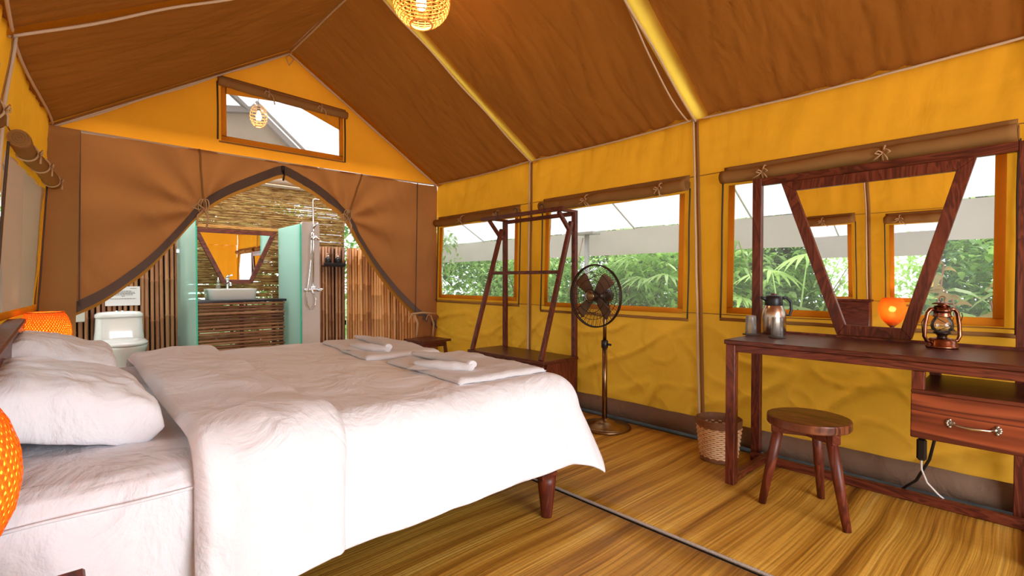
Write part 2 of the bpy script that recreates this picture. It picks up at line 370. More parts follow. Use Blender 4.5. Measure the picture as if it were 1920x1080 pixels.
def copy_tree(o, parent=None):
    c = o.copy(); col.objects.link(c); c.parent = parent; W[c.name] = W[o.name].copy()
    for ch in list(o.children): copy_tree(ch, c)
    return c
def N(x, y, z, s=1.0): return noise.noise(V((x * s, y * s, z * s)))
def smooth(t): t = max(0, min(1, t)); return t * t * (3 - 2 * t)

# ---------------------------------------------------------------- tent dimensions
YB = 5.04; YF = -1.75; ZE = 2.255; XR = 1.69; ZR = 3.32
RIBS_R = [5.04, 3.42, 1.75, .08, -1.6]
RIBS_L = [5.04, 3.29, 1.42, -.10, -1.6]
def wr(y, z):           # inner face of the right wall
    x = 3.40 - .06 * (1 - z / ZE)
    return x
def wl_(y, z):          # inner face of the left wall
    return -.02 - .13 * smooth((YB - y) / 1.8) - (.15 + .08 * smooth((2.2 - y) / .8)) * (1 - z / ZE) - .06 * smooth((3.45 - y) / .4) * smooth((ZE - z) / .4)
def crease(c, w): return 1 - smooth(abs(c) / w)
def wrinkle(y, z, seed):
    wx = .35 * N(y * 1.3, z * 1.3, seed + 20); wz = .35 * N(y * 1.3, z * 1.3, seed + 30)
    a = .022 * N(y * 1.7 + z * 1.2, z * 1.1, seed) + .014 * N(y * 4.5 - z * 3.5, z * 2.5 + y, seed + 3)
    top = smooth((z - 1.75) / .3); low = 1 - smooth((z - .55) / .35)
    a += top * (.020 * N(y * 8 + z * 1.5 + wx, z * .9, seed + 7) + .007 * N(y * 19, z * 1.4, seed + 8))
    a += (.12 + .88 * low) * .026 * crease(N((y + wx) * 1.6 + z * 2.4, z * 1.5 - y * .7, seed + 9), .13)
    a += (.15 + .85 * low) * .015 * crease(N((y + wz) * 2.6 - z * 2.8, z * 3 + y * 1.6, seed + 13), .10)
    a += (.3 + .7 * low) * .007 * crease(N(y * 6 + z * 4, z * 7 - y * 3, seed + 17), .12)
    return a

# floor: grey groundsheet on a deck, ground outside, bathroom slab
MB().box((-.42, YF, -.12), (3.62, YB + .02, -.012)).build('floor', 'ground_sheet', kind='structure')
MB().box((-.9, YB + .03, -.12), (3.9, 6.6, .10)).build('floor_bathroom', 'concrete', kind='structure')
MB().box((-26, -22, -.5), (30, 30, -.16)).build('ground', 'soil', kind='structure')

# reed mats
def reed_mat(x0, x1, lab):
    m = MB(); ny = 60; nx = 14
    def f(u, v):
        x = x0 + (x1 - x0) * u; y = YF + .05 + (YB - .05 - YF - .05) * v
        return (x, y, 0.0 + .0015 * N(x * 3, y * 8, 1))
    m.sheet(nx, ny, f); o = m.build('reed_mat', 'mat', label=lab, cat='mat'); solidify(o, .008)
    return o
matA = reed_mat(-.30, 1.905, 'golden woven reed floor mat reaching from the bed to the pale corded seam')
matB = reed_mat(1.93, 3.22, 'golden woven reed floor mat under the stool and desk beyond the corded seam')
c = MB(); pts = [(1.925 + .006 * N(t, 0, 0, 2), YF + .06 + t * (YB - YF - .12), .008) for t in [i / 60 for i in range(61)]]
c.tube(pts, .007, 6); c.build('edge_cord', pmat('pale_cord', (.50, .42, .36), .9, bump=.6, scale=300), matA)

# ---------------------------------------------------------------- canvas walls
def wall_sheet(name, ys, zs, holes, xf, sgn, mat, seed):
    m = MB()
    def dense(a, st):
        out = []
        for p, q in zip(a, a[1:]):
            k = max(1, int(round(abs(q - p) / st)))
            out += [p + (q - p) * i / k for i in range(k)]
        return out + [a[-1]]
    Y = dense(ys, .02); Z = dense(zs, .02)
    def f(u, v):
        y = Y[int(round(u * (len(Y) - 1)))]; z = Z[int(round(v * (len(Z) - 1)))]
        return (xf(y, z) + sgn * (wrinkle(y, z, seed) + .004), y, z)
    def skip(i, j):
        y = (Y[i] + Y[i + 1]) / 2; z = (Z[j] + Z[j + 1]) / 2
        return any(h[0] < y < h[1] and h[2] < z < h[3] for h in holes)
    m.sheet(len(Y) - 1, len(Z) - 1, f, skip)
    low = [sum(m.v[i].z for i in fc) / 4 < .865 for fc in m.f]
    o = m.build(name, mat, kind='structure'); o.data.materials.append(M['yellow_lit_low'])
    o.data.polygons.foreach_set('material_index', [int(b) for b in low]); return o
WINR = [(3.62, 4.90, .925, 1.72), (1.85, 3.17, .89, 1.73), (.19, 1.46, .91, 1.74), (-1.45, -.15, .91, 1.74)]
WINL = [(3.50, 4.80, .925, 1.74), (1.60, 3.02, .90, 1.74), (-.02, 1.18, .90, 1.70), (-1.45, -.25, .90, 1.74)]
def lists(w):
    ys = sorted(set([YF, YB] + [a for h in w for a in h[:2]])); zs = sorted(set([.12, ZE + .03] + [a for h in w for a in h[2:]])); return ys, zs
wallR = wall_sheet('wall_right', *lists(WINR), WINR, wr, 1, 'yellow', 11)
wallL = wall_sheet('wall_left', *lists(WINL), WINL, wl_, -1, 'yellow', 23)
# brown skirt at the foot of the walls
for nm, xf, sg, par in (('skirt', wr, 1, wallR), ('skirt', wl_, -1, wallL)):
    m = MB()
    m.sheet(170, 2, lambda u, v: (xf(YF + (YB - YF) * u, 0) - sg * (.012 + .010 * N(u * 60, v, 2) + (1 - v) * .02), YF + (YB - YF) * u, .005 + v * (.13 + .006 * N(u * 25, 0, 4))))
    solidify(m.build(nm, 'skirt', par), .003)

# windows: film pane, canvas border, zips, rolled flap with ties
def make_window(idx, y0, y1, z0, z1, xf, sg, roll_ext=(.07, .07), ties=(.3, .7)):
    s = -sg                                   # towards the room
    X = lambda y, z, d=0: xf(y, z) + s * d
    m = MB(); m.sheet(24, 14, lambda u, v: (X(y0 + (y1 - y0) * u, z0 + (z1 - z0) * v, -.006 + .003 * N(u * 5, v * 4, idx)), y0 - .01 + (y1 - y0 + .02) * u, z0 - .01 + (z1 - z0 + .02) * v))
    w = m.build('window_%d' % idx, 'mesh', kind='structure')
    # border
    m = MB(); bw = .035
    for (a, b, c_, d) in ((y0 - bw, y1 + bw, z0 - bw, z0 + .006), (y0 - bw, y0 + .006, z0, z1), (y1 - .006, y1 + bw, z0, z1)):
        m.sheet(14, 4, lambda u, v: (X(a + (b - a) * u, c_ + (d - c_) * v, .012), a + (b - a) * u, c_ + (d - c_) * v))
    solidify(m.build('canvas_border', 'border', w), .004)
    # dark zips down the sides, brown band beneath
    for yy in (y0 - .075, y1 + .075):
        m = MB(); m.tube([(X(yy, z, .016 + .003 * N(z * 4, yy, 0)), yy + .004 * N(z * 3, yy, 5), z) for z in [z0 - .07 + (z1 + .1 - z0) * i / 14 for i in range(15)]], .0065, 6)
        m.build('zip', 'darkzip', w)
    m = MB(); m.sheet(30, 1, lambda u, v: (X(0, z0 - .08, .016), y0 - .08 + (y1 - y0 + .16) * u, z0 - .088 + .022 * v + .003 * N(u * 9, 0, 0)))
    solidify(m.build('flap_hem', 'flap', w), .004)
    # rolled flap
    ya, yb = y0 - roll_ext[0], y1 + roll_ext[1]
    sag = lambda t: -.020 * abs(sin(pi * (t * 2.0))) * .6
    zc = z1 + .055
    m = MB(); pts = []; rr = []
    for i in range(41):
        t = i / 40; y = ya + (yb - ya) * t
        near = min(abs(t - k) for k in ties)
        pts.append((X(y, zc, .050), y, zc + sag(t))); rr.append(.043 + .006 * N(t * 12, idx, 0) - .010 * smooth(1 - near / .03))
    m.tube(pts, rr, 14)
    for e, (p, q) in enumerate(((pts[0], pts[1]), (pts[-1], pts[-2]))):     # spiral ends of the roll
        sp_ = []
        sy = -1 if p[1] < q[1] else 1
        for k in range(40):
            a = k * .5; r = .004 + .0009 * k
            sp_.append((p[0] + r * cos(a), p[1] + sy * .004, p[2] + r * sin(a)))
        m.tube(sp_, .0028, 5)
    roll = m.build('rolled_flap', 'flap', w)
    m = MB(); m.sheet(40, 4, lambda u, v: (X(0, zc, .008 + .012 * (1 - v) + .006 * N(u * 14, v * 2, idx)), ya + (yb - ya) * u, zc + .02 + (.052) * v + sag(u) * (1 - v)))
    solidify(m.build('flap_header', 'flap', w), .003)
    for k in ties:
        y = ya + (yb - ya) * k; m = MB(); cx = X(y, zc, .05); zz = zc + sag(k)
        m.tube([(cx + .047 * cos(a), y + .003 * sin(a * 2), zz + .047 * sin(a)) for a in [2 * pi * j / 16 for j in range(16)]], .005, 6, closed=True)
        fx = cx + s * .05
        for dy, dz in ((.035, .012), (-.035, .016)):
            m.tube([(fx, y, zz), (fx + s * .012, y + dy * .5, zz + dz), (fx + s * .010, y + dy, zz), (fx, y + dy * .4, zz - .006)], .004, 6)
        rnd = random.uniform(-.05, .05)
        m.tube([(fx, y, zz), (fx + s * .006, y - .02 + rnd * .3, zz - .03), (fx + s * .004, y - .03 + rnd, zz - .065)], .004, 6)
        m.tube([(fx, y, zz), (fx + s * .006, y + .02, zz - .02), (fx + s * .004, y + .045 - rnd, zz - .035)], .0035, 6)
        m.build('tie', 'tape', roll)
    return w
n_w = 1
for i, h in enumerate(WINR): make_window(n_w, *h, wr, 1, ties=(.14, .62) if i == 1 else ((.36, .80) if i == 2 else (.2, .62))); n_w += 1
for i, h in enumerate(WINL): make_window(n_w, *h, wl_, -1, ties=(.2, .5, .85) if i < 2 else (.45, .9)); n_w += 1

# ---------------------------------------------------------------- roof
def roof_z(x, xl=-.03, xr=3.40):
    return ZR - (ZR - ZE) * abs(x - XR) / ((xr - XR) if x > XR else (XR - xl))
def xe_l(y): return wl_(y, ZE)
def bay(ribs, y):
    for a, b in zip(ribs, ribs[1:]):
        if b <= y <= a + 1e-6: return (a - y) / (a - b)
    return 0
def rib_shift(side, y, t):   # the ribs of the two slopes meet the ridge at the same points
    return y
def roof_side(sgn, ribs, nm, seed):
    m = MB(); ny = 460; nx = 64; ye = YB + .10
    def f(u, v):
        y = YF + (ye - YF) * v
        xe = wr(y, ZE) if sgn > 0 else xe_l(min(y, YB))
        uu = u * 1.02 - .02; x = xe + (XR - xe) * uu; b = bay(ribs, y)
        z = ZE + (ZR - ZE) * uu
        sag = sin(pi * b) * (.045 + .035 * sin(pi * u)) * (.25 + .75 * sin(pi * min(1, max(0, u))) ** .5)
        wv = .028 * N(y * 2.4 + u * 2.4, u * 1.6, seed) + .011 * N(y * 7 + u * 5, u * 1.5, seed + 2)
        cr_ = abs(N(y * 4.5 + u * 4.2 + .5 * N(y, u * 3, 2), u * 1.1, seed + 5)); wv += .013 * (1 - smooth(cr_ / .07)) * sin(pi * u); q_ = y + .22 * u + .12 * N(y * 1.2, u * 2.5, seed + 40); wv += .010 * crease(N(q_ * 7.5, u * 2.2, seed + 15), .09) + .007 * crease(N(q_ * 13, u * 3.4, seed + 16), .10)
        pull = .006 * sin(y * 48 + u * 3) * (1 - smooth(u / .35))
        return (x, y, z + .012 - sag * .8 + (wv + pull) * smooth(min(b, 1 - b) / .06) * smooth(u / .03) * smooth((1 - u) / .03))
    def skip(i, j):
        y = YF + (ye - YF) * (j + .5) / ny
        return sgn > 0 and i > 0 and any(r - .012 - w_ * .72 < y < r - .012 for r, w_ in ((3.42, .050), (1.75, .075)))
    m.sheet(nx, ny, f, skip); return m.build(nm, 'roof', kind='structure')
roofR = roof_side(1, RIBS_R, 'ceiling', 31)
roofL = roof_side(-1, RIBS_L, 'ceiling_left', 47)
def roof_pt(sgn, y, u, d=.0):
    xe = wr(y, ZE) if sgn > 0 else xe_l(y)
    return V((xe + (XR - xe) * u, y, ZE + (ZR - ZE) * u - d))
for sgn, ribs, par in ((1, RIBS_R, roofR), (-1, RIBS_L, roofL)):
    for k, y in enumerate(ribs[:-1]):
        yy = y if k else y - .015
        wdt = (.030, .050, .075, .05)[k] if sgn > 0 else (.03, .03, .03, .03)[k]
        m = MB(); m.sheet(30, 2, lambda u, v: roof_pt(sgn, yy + .014 - (wdt + .060) * (v) * (.88 + .12 * sin(pi * u) + .06 * N(u * 6, k, 0)), -.01 + 1.0 * u, .016 + .010 * sin(pi * v)))
        m.build('rib_sleeve', 'strip' if sgn > 0 or k == 1 else 'flap', par)
        m = MB(); m.tube([roof_pt(sgn, yy - .008 + .006 * N(u * 5, k, 3), u, .030 + .012 * sin(pi * u * 3) ** 2) for u in [i / 30 for i in range(31)]], .0075, 7)
        m.build('rib_rope', 'rope', par)
        if k == 2 and sgn > 0:
            m = MB(); m.tube([roof_pt(sgn, yy + .035 + .03 * sin(u * 9), u, .03 + .01 * sin(u * 20)) for u in [.02 + .9 * i / 24 for i in range(25)]], .006, 6); m.build('rib_rope', 'rope', par)
    # eave cord and lantern-coloured cord knots
    m = MB(); pts = []
    for i in range(121):
        y = YF + (YB - YF) * i / 120; b = bay(ribs, y)
        x = (wr(y, ZE) - .014) if sgn > 0 else (xe_l(y) + .014)
        pts.append((x, y, ZE - .006 - .016 * sin(pi * b) + .003 * N(y * 9, 0, sgn)))
    m.tube(pts, .0075, 7); m.build('eave_rope', 'rope', par)
m = MB(); m.tube([(XR, YF + (YB - YF) * i / 60, ZR - .028 - .006 * N(i * .3, 0, 0)) for i in range(61)], .008, 7); m.build('ridge_rope', 'rope', roofR)
# upright rib seams on the walls
for xf, ribs, sg, par in ((wr, RIBS_R, -1, wallR), (wl_, RIBS_L, 1, wallL)):
    for k, y in enumerate(ribs[1:-1]):
        sl = [.0, .03, .09, .05][k + 1] if sg < 0 else 0.0
        yz = lambda z: y - sl * (1 - z / ZE)
        m = MB(); m.sheet(2, 30, lambda u, v: (xf(y, ZE * v) + sg * (.016 + .004 * N(v * 9, k, 2)), yz(ZE * v) - .004 - (.026 if sg < 0 else .034) * u, .07 + (ZE - .09) * v))
        solidify(m.build('rib_sleeve', 'flap', par), .004)
        m = MB(); m.tube([(xf(y, z) + sg * .026, yz(z) + .004 + .004 * N(z * 3, k, 1), z) for z in [.06 + (ZE - .07) * i / 30 for i in range(31)]], .0075, 7)
        m.build('rib_rope', 'rope', par)
    for z in (1.842, .865):
        ys = [YF + (YB - YF) * i / 80 for i in range(81)]
        m = MB(); m.tube([(xf(y, z) + sg * .010, y, z + .004 * N(y * 3, z, 0)) for y in ys], .0032, 5); m.build('seam', 'flap', par)

# ---------------------------------------------------------------- back wall: gable with window
gw = (1.135, 2.185, 2.385)
def gtop(x): return 2.865 - .04 * (x - 1.1)
m = MB(); xs = sorted(set([-.03 + (3.40 + .03) * i / 70 for i in range(71)] + [gw[0], gw[1]]))
rows = 4
for band in range(3):
    def f(u, v):
        x = xs[int(round(u * (len(xs) - 1)))]; top = roof_z(x)
        lv = [ZE - .015, min(gw[2], top), min(gtop(x), top), top]
        z = lv[band] + (lv[band + 1] - lv[band]) * v + (.02 if band == 2 and v == 1 else 0)
        return (x, YB + .010 * N(x * 3, z * 2, 5) + .004 * N(x * 9, z * 3, 8), z)
    m.sheet(len(xs) - 1, rows, f, (lambda i, j: gw[0] <= (xs[i] + xs[i + 1]) / 2 <= gw[1]) if band == 1 else None)
M['gable'] = canvas('orange_gable_canvas', (.80, .30, .022), (.95, .345, .02), .5, 1.6, (1, 1, .5), .35)
gable = m.build('wall_back', 'gable', kind='structure')
m = MB(); m.tube([(x, YB - .02, roof_z(x) - .03) for x in [-.02 + 3.41 * i / 60 for i in range(61)]], .0085, 7); m.build('gable_rope', 'rope', gable)
m = MB(); m.tube([(x, YB - .022, ZE - .018 - .012 * sin(pi * (x + .03) / 3.43)) for x in [-.02 + 3.41 * i / 60 for i in range(61)]], .0075, 7); m.build('eave_rope', 'rope', gable)
for sx in (1.62, 1.76):
    m = MB(); m.tube([(XR, YB - .02, ZR - .04), (sx * .5 + XR * .5, YB - .03, ZR - .08), (XR - .01, YB - .03, ZR - .15)], .004, 6); m.build('tie', 'tape', gable)
m = MB(); m.sheet(20, 10, lambda u, v: (gw[0] - .02 + (gw[1] - gw[0] + .04) * u, YB + .012, gw[2] - .02 + (gtop(0) - gw[2]) * v))
w = m.build('window_9', 'mesh', kind='structure')
m = MB(); Yg = YB - .016
bx0, bx1 = gw[0] - .035, gw[1] + .035
for (x0, x1, z0, z1) in ((bx0, bx1, gw[2] - .04, gw[2] + .004), (bx0, gw[0] + .006, gw[2], gtop(1.1)), (gw[1] - .006, bx1, gw[2], gtop(2.2))):
    m.sheet(8, 3, lambda u, v: (x0 + (x1 - x0) * u, Yg, z0 + (z1 - z0) * v))
# upper fillets of the opening
m.add([(gw[0], Yg, gtop(1.1)), (gw[0], Yg, gw[2] + .38), (gw[0] + .42, Yg, gtop(1.5) - .05), (gw[0] + .42, Yg, gtop(1.5))], [(0, 1, 2, 3)])
m.add([(gw[1], Yg, gtop(2.2)), (gw[1], Yg, gw[2] + .27), (gw[1] - .40, Yg, gtop(1.5) - .055), (gw[1] - .40, Yg, gtop(1.5))], [(0, 3, 2, 1)])
solidify(m.build('canvas_border', 'border', w), .005)
for x, za in ((bx0 - .03, 2.35), (bx1 + .02, 2.33)):
    m = MB(); m.tube([(x, Yg - .004, za), (x + .003, Yg - .004, (za + 2.85) / 2), (x, Yg - .004, 2.86)], .008, 6); m.build('zip', 'darkzip', w)
m = MB(); m.box((bx0 - .02, Yg - .006, 2.325), (bx1 + .02, Yg, 2.34)); m.build('flap_hem', 'flap', w)
m = MB(); pts = []
for i in range(31):
    t = i / 30; x = bx0 - .03 + (bx1 - bx0 + .06) * t; pts.append((x, YB - .05, gtop(x) - .010 - .012 * sin(pi * t)))
m.tube(pts, [.037 + .005 * N(i * .5, 0, 0) for i in range(31)], 12); gr = m.build('rolled_flap', 'flap', w)
m = MB(); m.sheet(20, 2, lambda u, v: (bx0 - .03 + (bx1 - bx0 + .06) * u, YB - .02 - .015 * (1 - v), gtop(bx0 + (bx1 - bx0) * u) + .01 + .045 * v)); solidify(m.build('flap_header', 'flap', w), .003)
for t in (.34, .78):
    x = bx0 + (bx1 - bx0) * t; z = gtop(x) - .01; m = MB()
    m.tube([(x, YB - .05 + .042 * cos(a), z + .042 * sin(a)) for a in [2 * pi * j / 14 for j in range(14)]], .005, 6, closed=True)
    m.tube([(x, YB - .095, z), (x + .03, YB - .1, z - .03), (x + .045, YB - .098, z - .10)], .005, 6)
    m.tube([(x, YB - .095, z), (x - .03, YB - .1, z + .01), (x - .045, YB - .098, z - .02)], .005, 6)
    m.build('tie', 'tape', gr)

# front wall behind the camera: gable, with the doorway's drapes drawn aside
m = MB(); m.sheet(60, 6, lambda u, v: (-.16 + 3.57 * u, YF, (ZE - .28) + (roof_z(-.16 + 3.57 * u) - ZE + .30) * v)); 
m.sheet(26, 30, lambda u, v: (2.30 + 1.10 * u, YF + .02 * sin(u * 30), .02 + (ZE - .3) * v)); m.sheet(8, 20, lambda u, v: (-.38 + .36 * u, YF + .02 * sin(u * 12), .02 + (ZE - .3) * v))
m.build('wall_front', 'gable', kind='structure')

# ---------------------------------------------------------------- door drapes tied back
CL = [(-.30, .62), (-.10, .74), (.04, .82), (.29, .965), (.57, 1.22), (.79, 1.50), (.93, 1.71), (1.12, 1.86), (1.385, 2.01), (1.615, 2.135)]
CR = [(1.615, 2.135), (1.877, 2.02), (2.234, 1.79), (2.38, 1.55), (2.56, 1.26), (2.82, .96), (3.10, .70), (3.36, .52)]
def interp(c_, x):
    for (a, za), (b, zb) in zip(c_, c_[1:]):
        if a <= x <= b: t = (x - a) / (b - a); return za + (zb - za) * t
    return c_[0][1] if x < c_[0][0] else c_[-1][1]
def sint(c_, x):
    d = .04; return sum(interp(c_, x + k * d) for k in (-2, -1, 0, 1, 2)) / 5
def make_drape(c_, x0, x1, tie_x, side, lab):
    m = MB(); nx = 90; nz = 26
    tz = sint(c_, tie_x)
    def yf(x, z):
        d = sqrt((x - tie_x) ** 2 + (z - tz) ** 2); a = atan2(z - tz, x - tie_x)
        fold = .045 * sin(a * 9) * smooth(d / .25) * math.exp(-d * 1.1)
        return YB - .012 - .012 - fold * .7 + .020 * N(x * 3, z * 2, 9) + .012 * crease(N(x * 3.2 + z * 1.4, z * 1.2, 19), .12)
    def f(u, v):
        x = x0 + (x1 - x0) * u; zb = sint(c_, x); z = zb + (ZE - .03 - zb) * v
        return (x, yf(x, z), z)
    m.sheet(nx, nz, f)
    if side > 0:   # tail of the right drape hanging beneath its tie
        m.sheet(12, 14, lambda u, v: (3.12 + .27 * u - .05 * sin(pi * v) * (1 - u), YB - .03 - .02 * sin(u * 14), .02 + .66 * v))
    o = m.build('door_drape', 'drape', label=lab, cat='drape')
    # edge binding and lining that shows beyond it
    m = MB(); m.sheet(nx, 2, lambda u, v: (lambda x, z: (x, yf(x, z) - .014, z))(x0 + (x1 - x0) * u, sint(c_, x0 + (x1 - x0) * u) - .01 + .085 * v)); m.build('edge_binding', 'binding', o)
    m = MB(); m.sheet(nx, 2, lambda u, v: (lambda x, z: (x, YB + .02, z))(x0 + (x1 - x0) * u, sint(c_, x0 + (x1 - x0) * u) - .040 - .015 * N(u * 8, 0, 0) + .08 * v)); m.build('lining_edge', 'lining', o)
    # seam tape from the eave to the tie
    topx = tie_x - .03 if side < 0 else tie_x + .16
    m = MB(); m.tube([(topx + (tie_x - topx) * t + .01 * N(t * 4, 0, 3), yf(tie_x, 2) - .018, ZE - .03 + (tz - ZE + .03) * t) for t in [i / 12 for i in range(13)]], .008, 6); m.build('seam_tape', 'flap', o)
    tx2 = .148 if side < 0 else 3.10
    m = MB(); m.tube([(tx2 + (-.02 if side < 0 else -.03) * t, YB - .045, ZE - .03 + (interp(c_, tx2) + .05 - ZE) * t) for t in [i / 10 for i in range(11)]], .005, 6); m.build('seam_tape', 'binding', o)
    m = MB(); y = YB - .05
    for k in range(3):
        m.tube([(tie_x + (-.02 + .02 * k) + .02 * sin(a), y - .02 * cos(a), tz + .03 + .055 * cos(a)) for a in [2 * pi * j / 14 for j in range(14)]], .006, 6, closed=True)
    m.tube([(tie_x, y - .02, tz), (tie_x - .05, y - .03, tz + .04), (tie_x - .10, y - .02, tz + .01), (tie_x - .03, y - .02, tz - .01)], .008, 6)
    m.tube([(tie_x, y - .02, tz), (tie_x + .03, y - .03, tz - .08), (tie_x + .015, y - .02, tz - .17)], .008, 6)
    m.tube([(tie_x, y - .02, tz), (tie_x - .05, y - .03, tz - .06), (tie_x - .055, y - .02, tz - .15)], .008, 6)
    m.build('tie', 'tape', o)
    if side > 0:
        m = MB()
        for (xx, zz) in ((3.05, .70), (3.27, .68)):
            m.tube([(xx, y, zz), (xx - .05, y - .02, zz + .01), (xx - .07, y - .01, zz - .05)], .007, 6)
            m.tube([(xx, y, zz), (xx + .03, y - .02, zz - .10), (xx + .02, y - .01, zz - .26)], .012, 6)
        m.tube([(3.02, y, .71), (3.14, y - .02, .72), (3.34, y, .70)], .012, 6)
        m.build('tie', 'tape', o)
    return o
drL = make_drape(CL, -.28, 1.615, .95, -1, 'brown canvas door drape tied back on the left of the opening to the bathroom')
drR = make_drape(CR, 1.615, 3.385, 2.25, 1, 'brown canvas door drape tied back on the right beside the yellow wall')
m = MB(); m.box((1.600, YB - .05, 2.13), (1.628, YB - .036, 2.19), .002); m.tube([(1.614, YB - .05, 2.15), (1.62, YB - .055, 2.10), (1.612, YB - .05, 2.05)], .009, 7)
m.build('zip_pull', 'black', drL)
# dark end fold of the left drape where it meets the left wall
m = MB(); m.sheet(4, 10, lambda u, v: (-.20 + .30 * u + .05 * v, YB - .06 - .03 * sin(u * pi), .55 + 1.68 * v)); m.build('end_fold', 'flap', drL)

# ---------------------------------------------------------------- fly sheet over the tent
ZF = 3.76
def flyz(x): return ZF - .557 * abs(x - XR)
m = MB()
for s in (1, -1):
    m.sheet(16, 40, lambda u, v: (XR + s * 3.61 * u, -2.3 + 10.6 * v, flyz(XR + s * 3.61 * u) - .02 * sin(pi * u) + .01 * N(u * 4, v * 12, s)))
fly = m.build('fly_sheet', 'fly', label='white canvas fly sheet stretched over the whole tent beyond the windows', cat='awning')
for s in (1, -1):
    m = MB(); m.sheet(60, 3, lambda u, v: (XR + s * (3.61 + .01 * sin(u * 90)), -2.3 + 10.6 * u, 1.745 - .32 * v - .006 * sin(u * 30) ** 2)); m.build('valance', 'valance', fly)
    for y in (-.8, .65, 2.11, 3.52, 4.98, 6.46):
        m = MB(); m.tube([(XR + s * 3.61 * t, y + .1 * (t - 1), flyz(XR + s * 3.61 * t) - .012) for t in [i / 12 for i in range(13)]], .010, 6); m.build('seam_tape', 'flyseam', fly)
for s, ylist in ((1, (-1.1, 4.2, 7.6)), (-1, (-.6, 3.6, 7.6))):
    for y in ylist:
        t = thing('awning_pole', (XR + s * 3.52, y, -.16), ('steel awning pole with guy rope outside the window behind the fan' if (s > 0 and y == 4.2) else 'steel awning pole holding the fly sheet outside, %s' % ('right of the tent near the desk' if (s > 0 and y < 1) else 'right of the bathroom' if s > 0 else 'left of the tent by the headboard' if y < 0 else 'left of the tent by the far window' if y < 5 else 'left of the bathroom')), 'pole')
        m = MB(); m.tube([(XR + s * 3.52, y, -.16), (XR + s * 3.52, y, 1.74)], .032, 12); m.build('shaft', 'pole', t)
        m = MB(); m.box((XR + s * 3.44, y - .16, 1.70), (XR + s * 3.60, y + .16, 1.735), .004); m.build('bracket', 'pole', t)
        m = MB(); m.tube([(XR + s * 3.50, y + .05, 1.66), (XR + s * 3.46, y + .12, 1.3), (XR + s * 3.42, y + .25, .9)], .008, 6); m.build('guy_rope', 'rope', t)
# canopy end panel seen through the gable window
t = thing('canopy_panel', (1.9, 7.3, 2.2), 'beige canvas end panel with sloping timber beam seen through the gable window', 'canvas')
m = MB(); m.add([(x, 7.3 + yy, z) for yy in (0, .01) for x, z in ((0, 2.2), (3.35, 2.2), (1.97, 3.39), (1.60, 3.32), (0, 3.0))], [(0, 1, 2, 3, 4), (9, 8, 7, 6, 5)] + [(i, i + 5, (i + 1) % 5 + 5, (i + 1) % 5) for i in range(5)]); m.build('panel', 'beige', t)
m = MB(); m.bar((1.94, 7.24, 3.42), (3.40, 7.24, 2.17), .07, .07); m.bar((1.98, 7.18, 3.47), (3.44, 7.18, 2.22), .03, .03); m.build('beam', 'valance', t)
m = MB(); m.bar((1.98, 7.22, 3.36), (1.2, 7.22, 3.22), .09, .08); m.bar((1.9, 7.2, 3.34), (1.45, 7.0, 3.60), .05, .05); m.build('beam', pmat('weathered_beam', (.22, .19, .18), .7), t)
# ---------------------------------------------------------------- bathroom
def bam_mesh(name, L, r, mat, axis='Z', nodes=4, seed=0):
    rnd = random.Random(seed); prof = []; z = 0
    cuts = sorted([L * (k + .5 + rnd.uniform(-.25, .25)) / nodes for k in range(nodes)])
    zs = [(0, 1)]
    for c_ in cuts: zs += [(c_ - .012, 1), (c_ - .003, 1.13), (c_ + .003, 1.13), (c_ + .010, .97)]
    zs += [(L, 1)]
    m = MB(); m.lathe([(r * k, zz) for zz, k in zs], seg=8, axis=axis)
    k0 = 0; n_ = len(zs)
    m.f.append(tuple(reversed(range(8)))); m.sm.append(False); m.f.append(tuple((n_ - 1) * 8 + i for i in range(8))); m.sm.append(False)
    me = bpy.data.meshes.new(name); me.from_pydata([tuple(p) for p in m.v], [], m.f); me.polygons.foreach_set('use_smooth', m.sm); me.materials.append(M[mat]); return me
def pole_row(parent, p0, p1, z0, z1, step, r, mat, seed=0, axis='Z', nm='bamboo_pole'):
    rnd = random.Random(seed); p0, p1 = V(p0), V(p1); n_ = int((p1 - p0).length / step)
    meshes = [bam_mesh(nm, z1 - z0, r, mat, 'Z', 4, seed * 10 + k) for k in range(6)]
    for i in range(n_ + 1):
        p = p0.lerp(p1, i / n_); o = bpy.data.objects.new(nm, rnd.choice(meshes)); col.objects.link(o)
        o.parent = parent; org = W[parent.name]
        o.location = (p.x - org.x + rnd.uniform(-.002, .002), p.y - org.y + rnd.uniform(-.004, .004), z0 - org.z - rnd.uniform(0, .012) * (z0 > .15))
        o.rotation_euler = (rnd.uniform(-.006, .006), rnd.uniform(-.006, .006), rnd.uniform(0, 6)); k = rnd.uniform(.86, 1.06); o.scale = (k, k, 1)
ZB = .10
# behind toilet
m = MB(); m.box((-.45, 6.40, .5), (1.05, 6.43, .56)); m.box((-.45, 6.40, 1.5), (1.05, 6.43, 1.56)); m.box((-.45, 6.435, ZB), (1.05, 6.45, 1.62))
M['backdark'] = pmat('dark_backing', (.02, .014, .01), .9)
bw1 = m.build('wall_bathroom_left', 'backdark', kind='structure')
pole_row(bw1, (-.40, 6.365, 0), (1.0, 6.365, 0), ZB + .003, 1.66, .0435, .0185, 'bam_dark', 1)
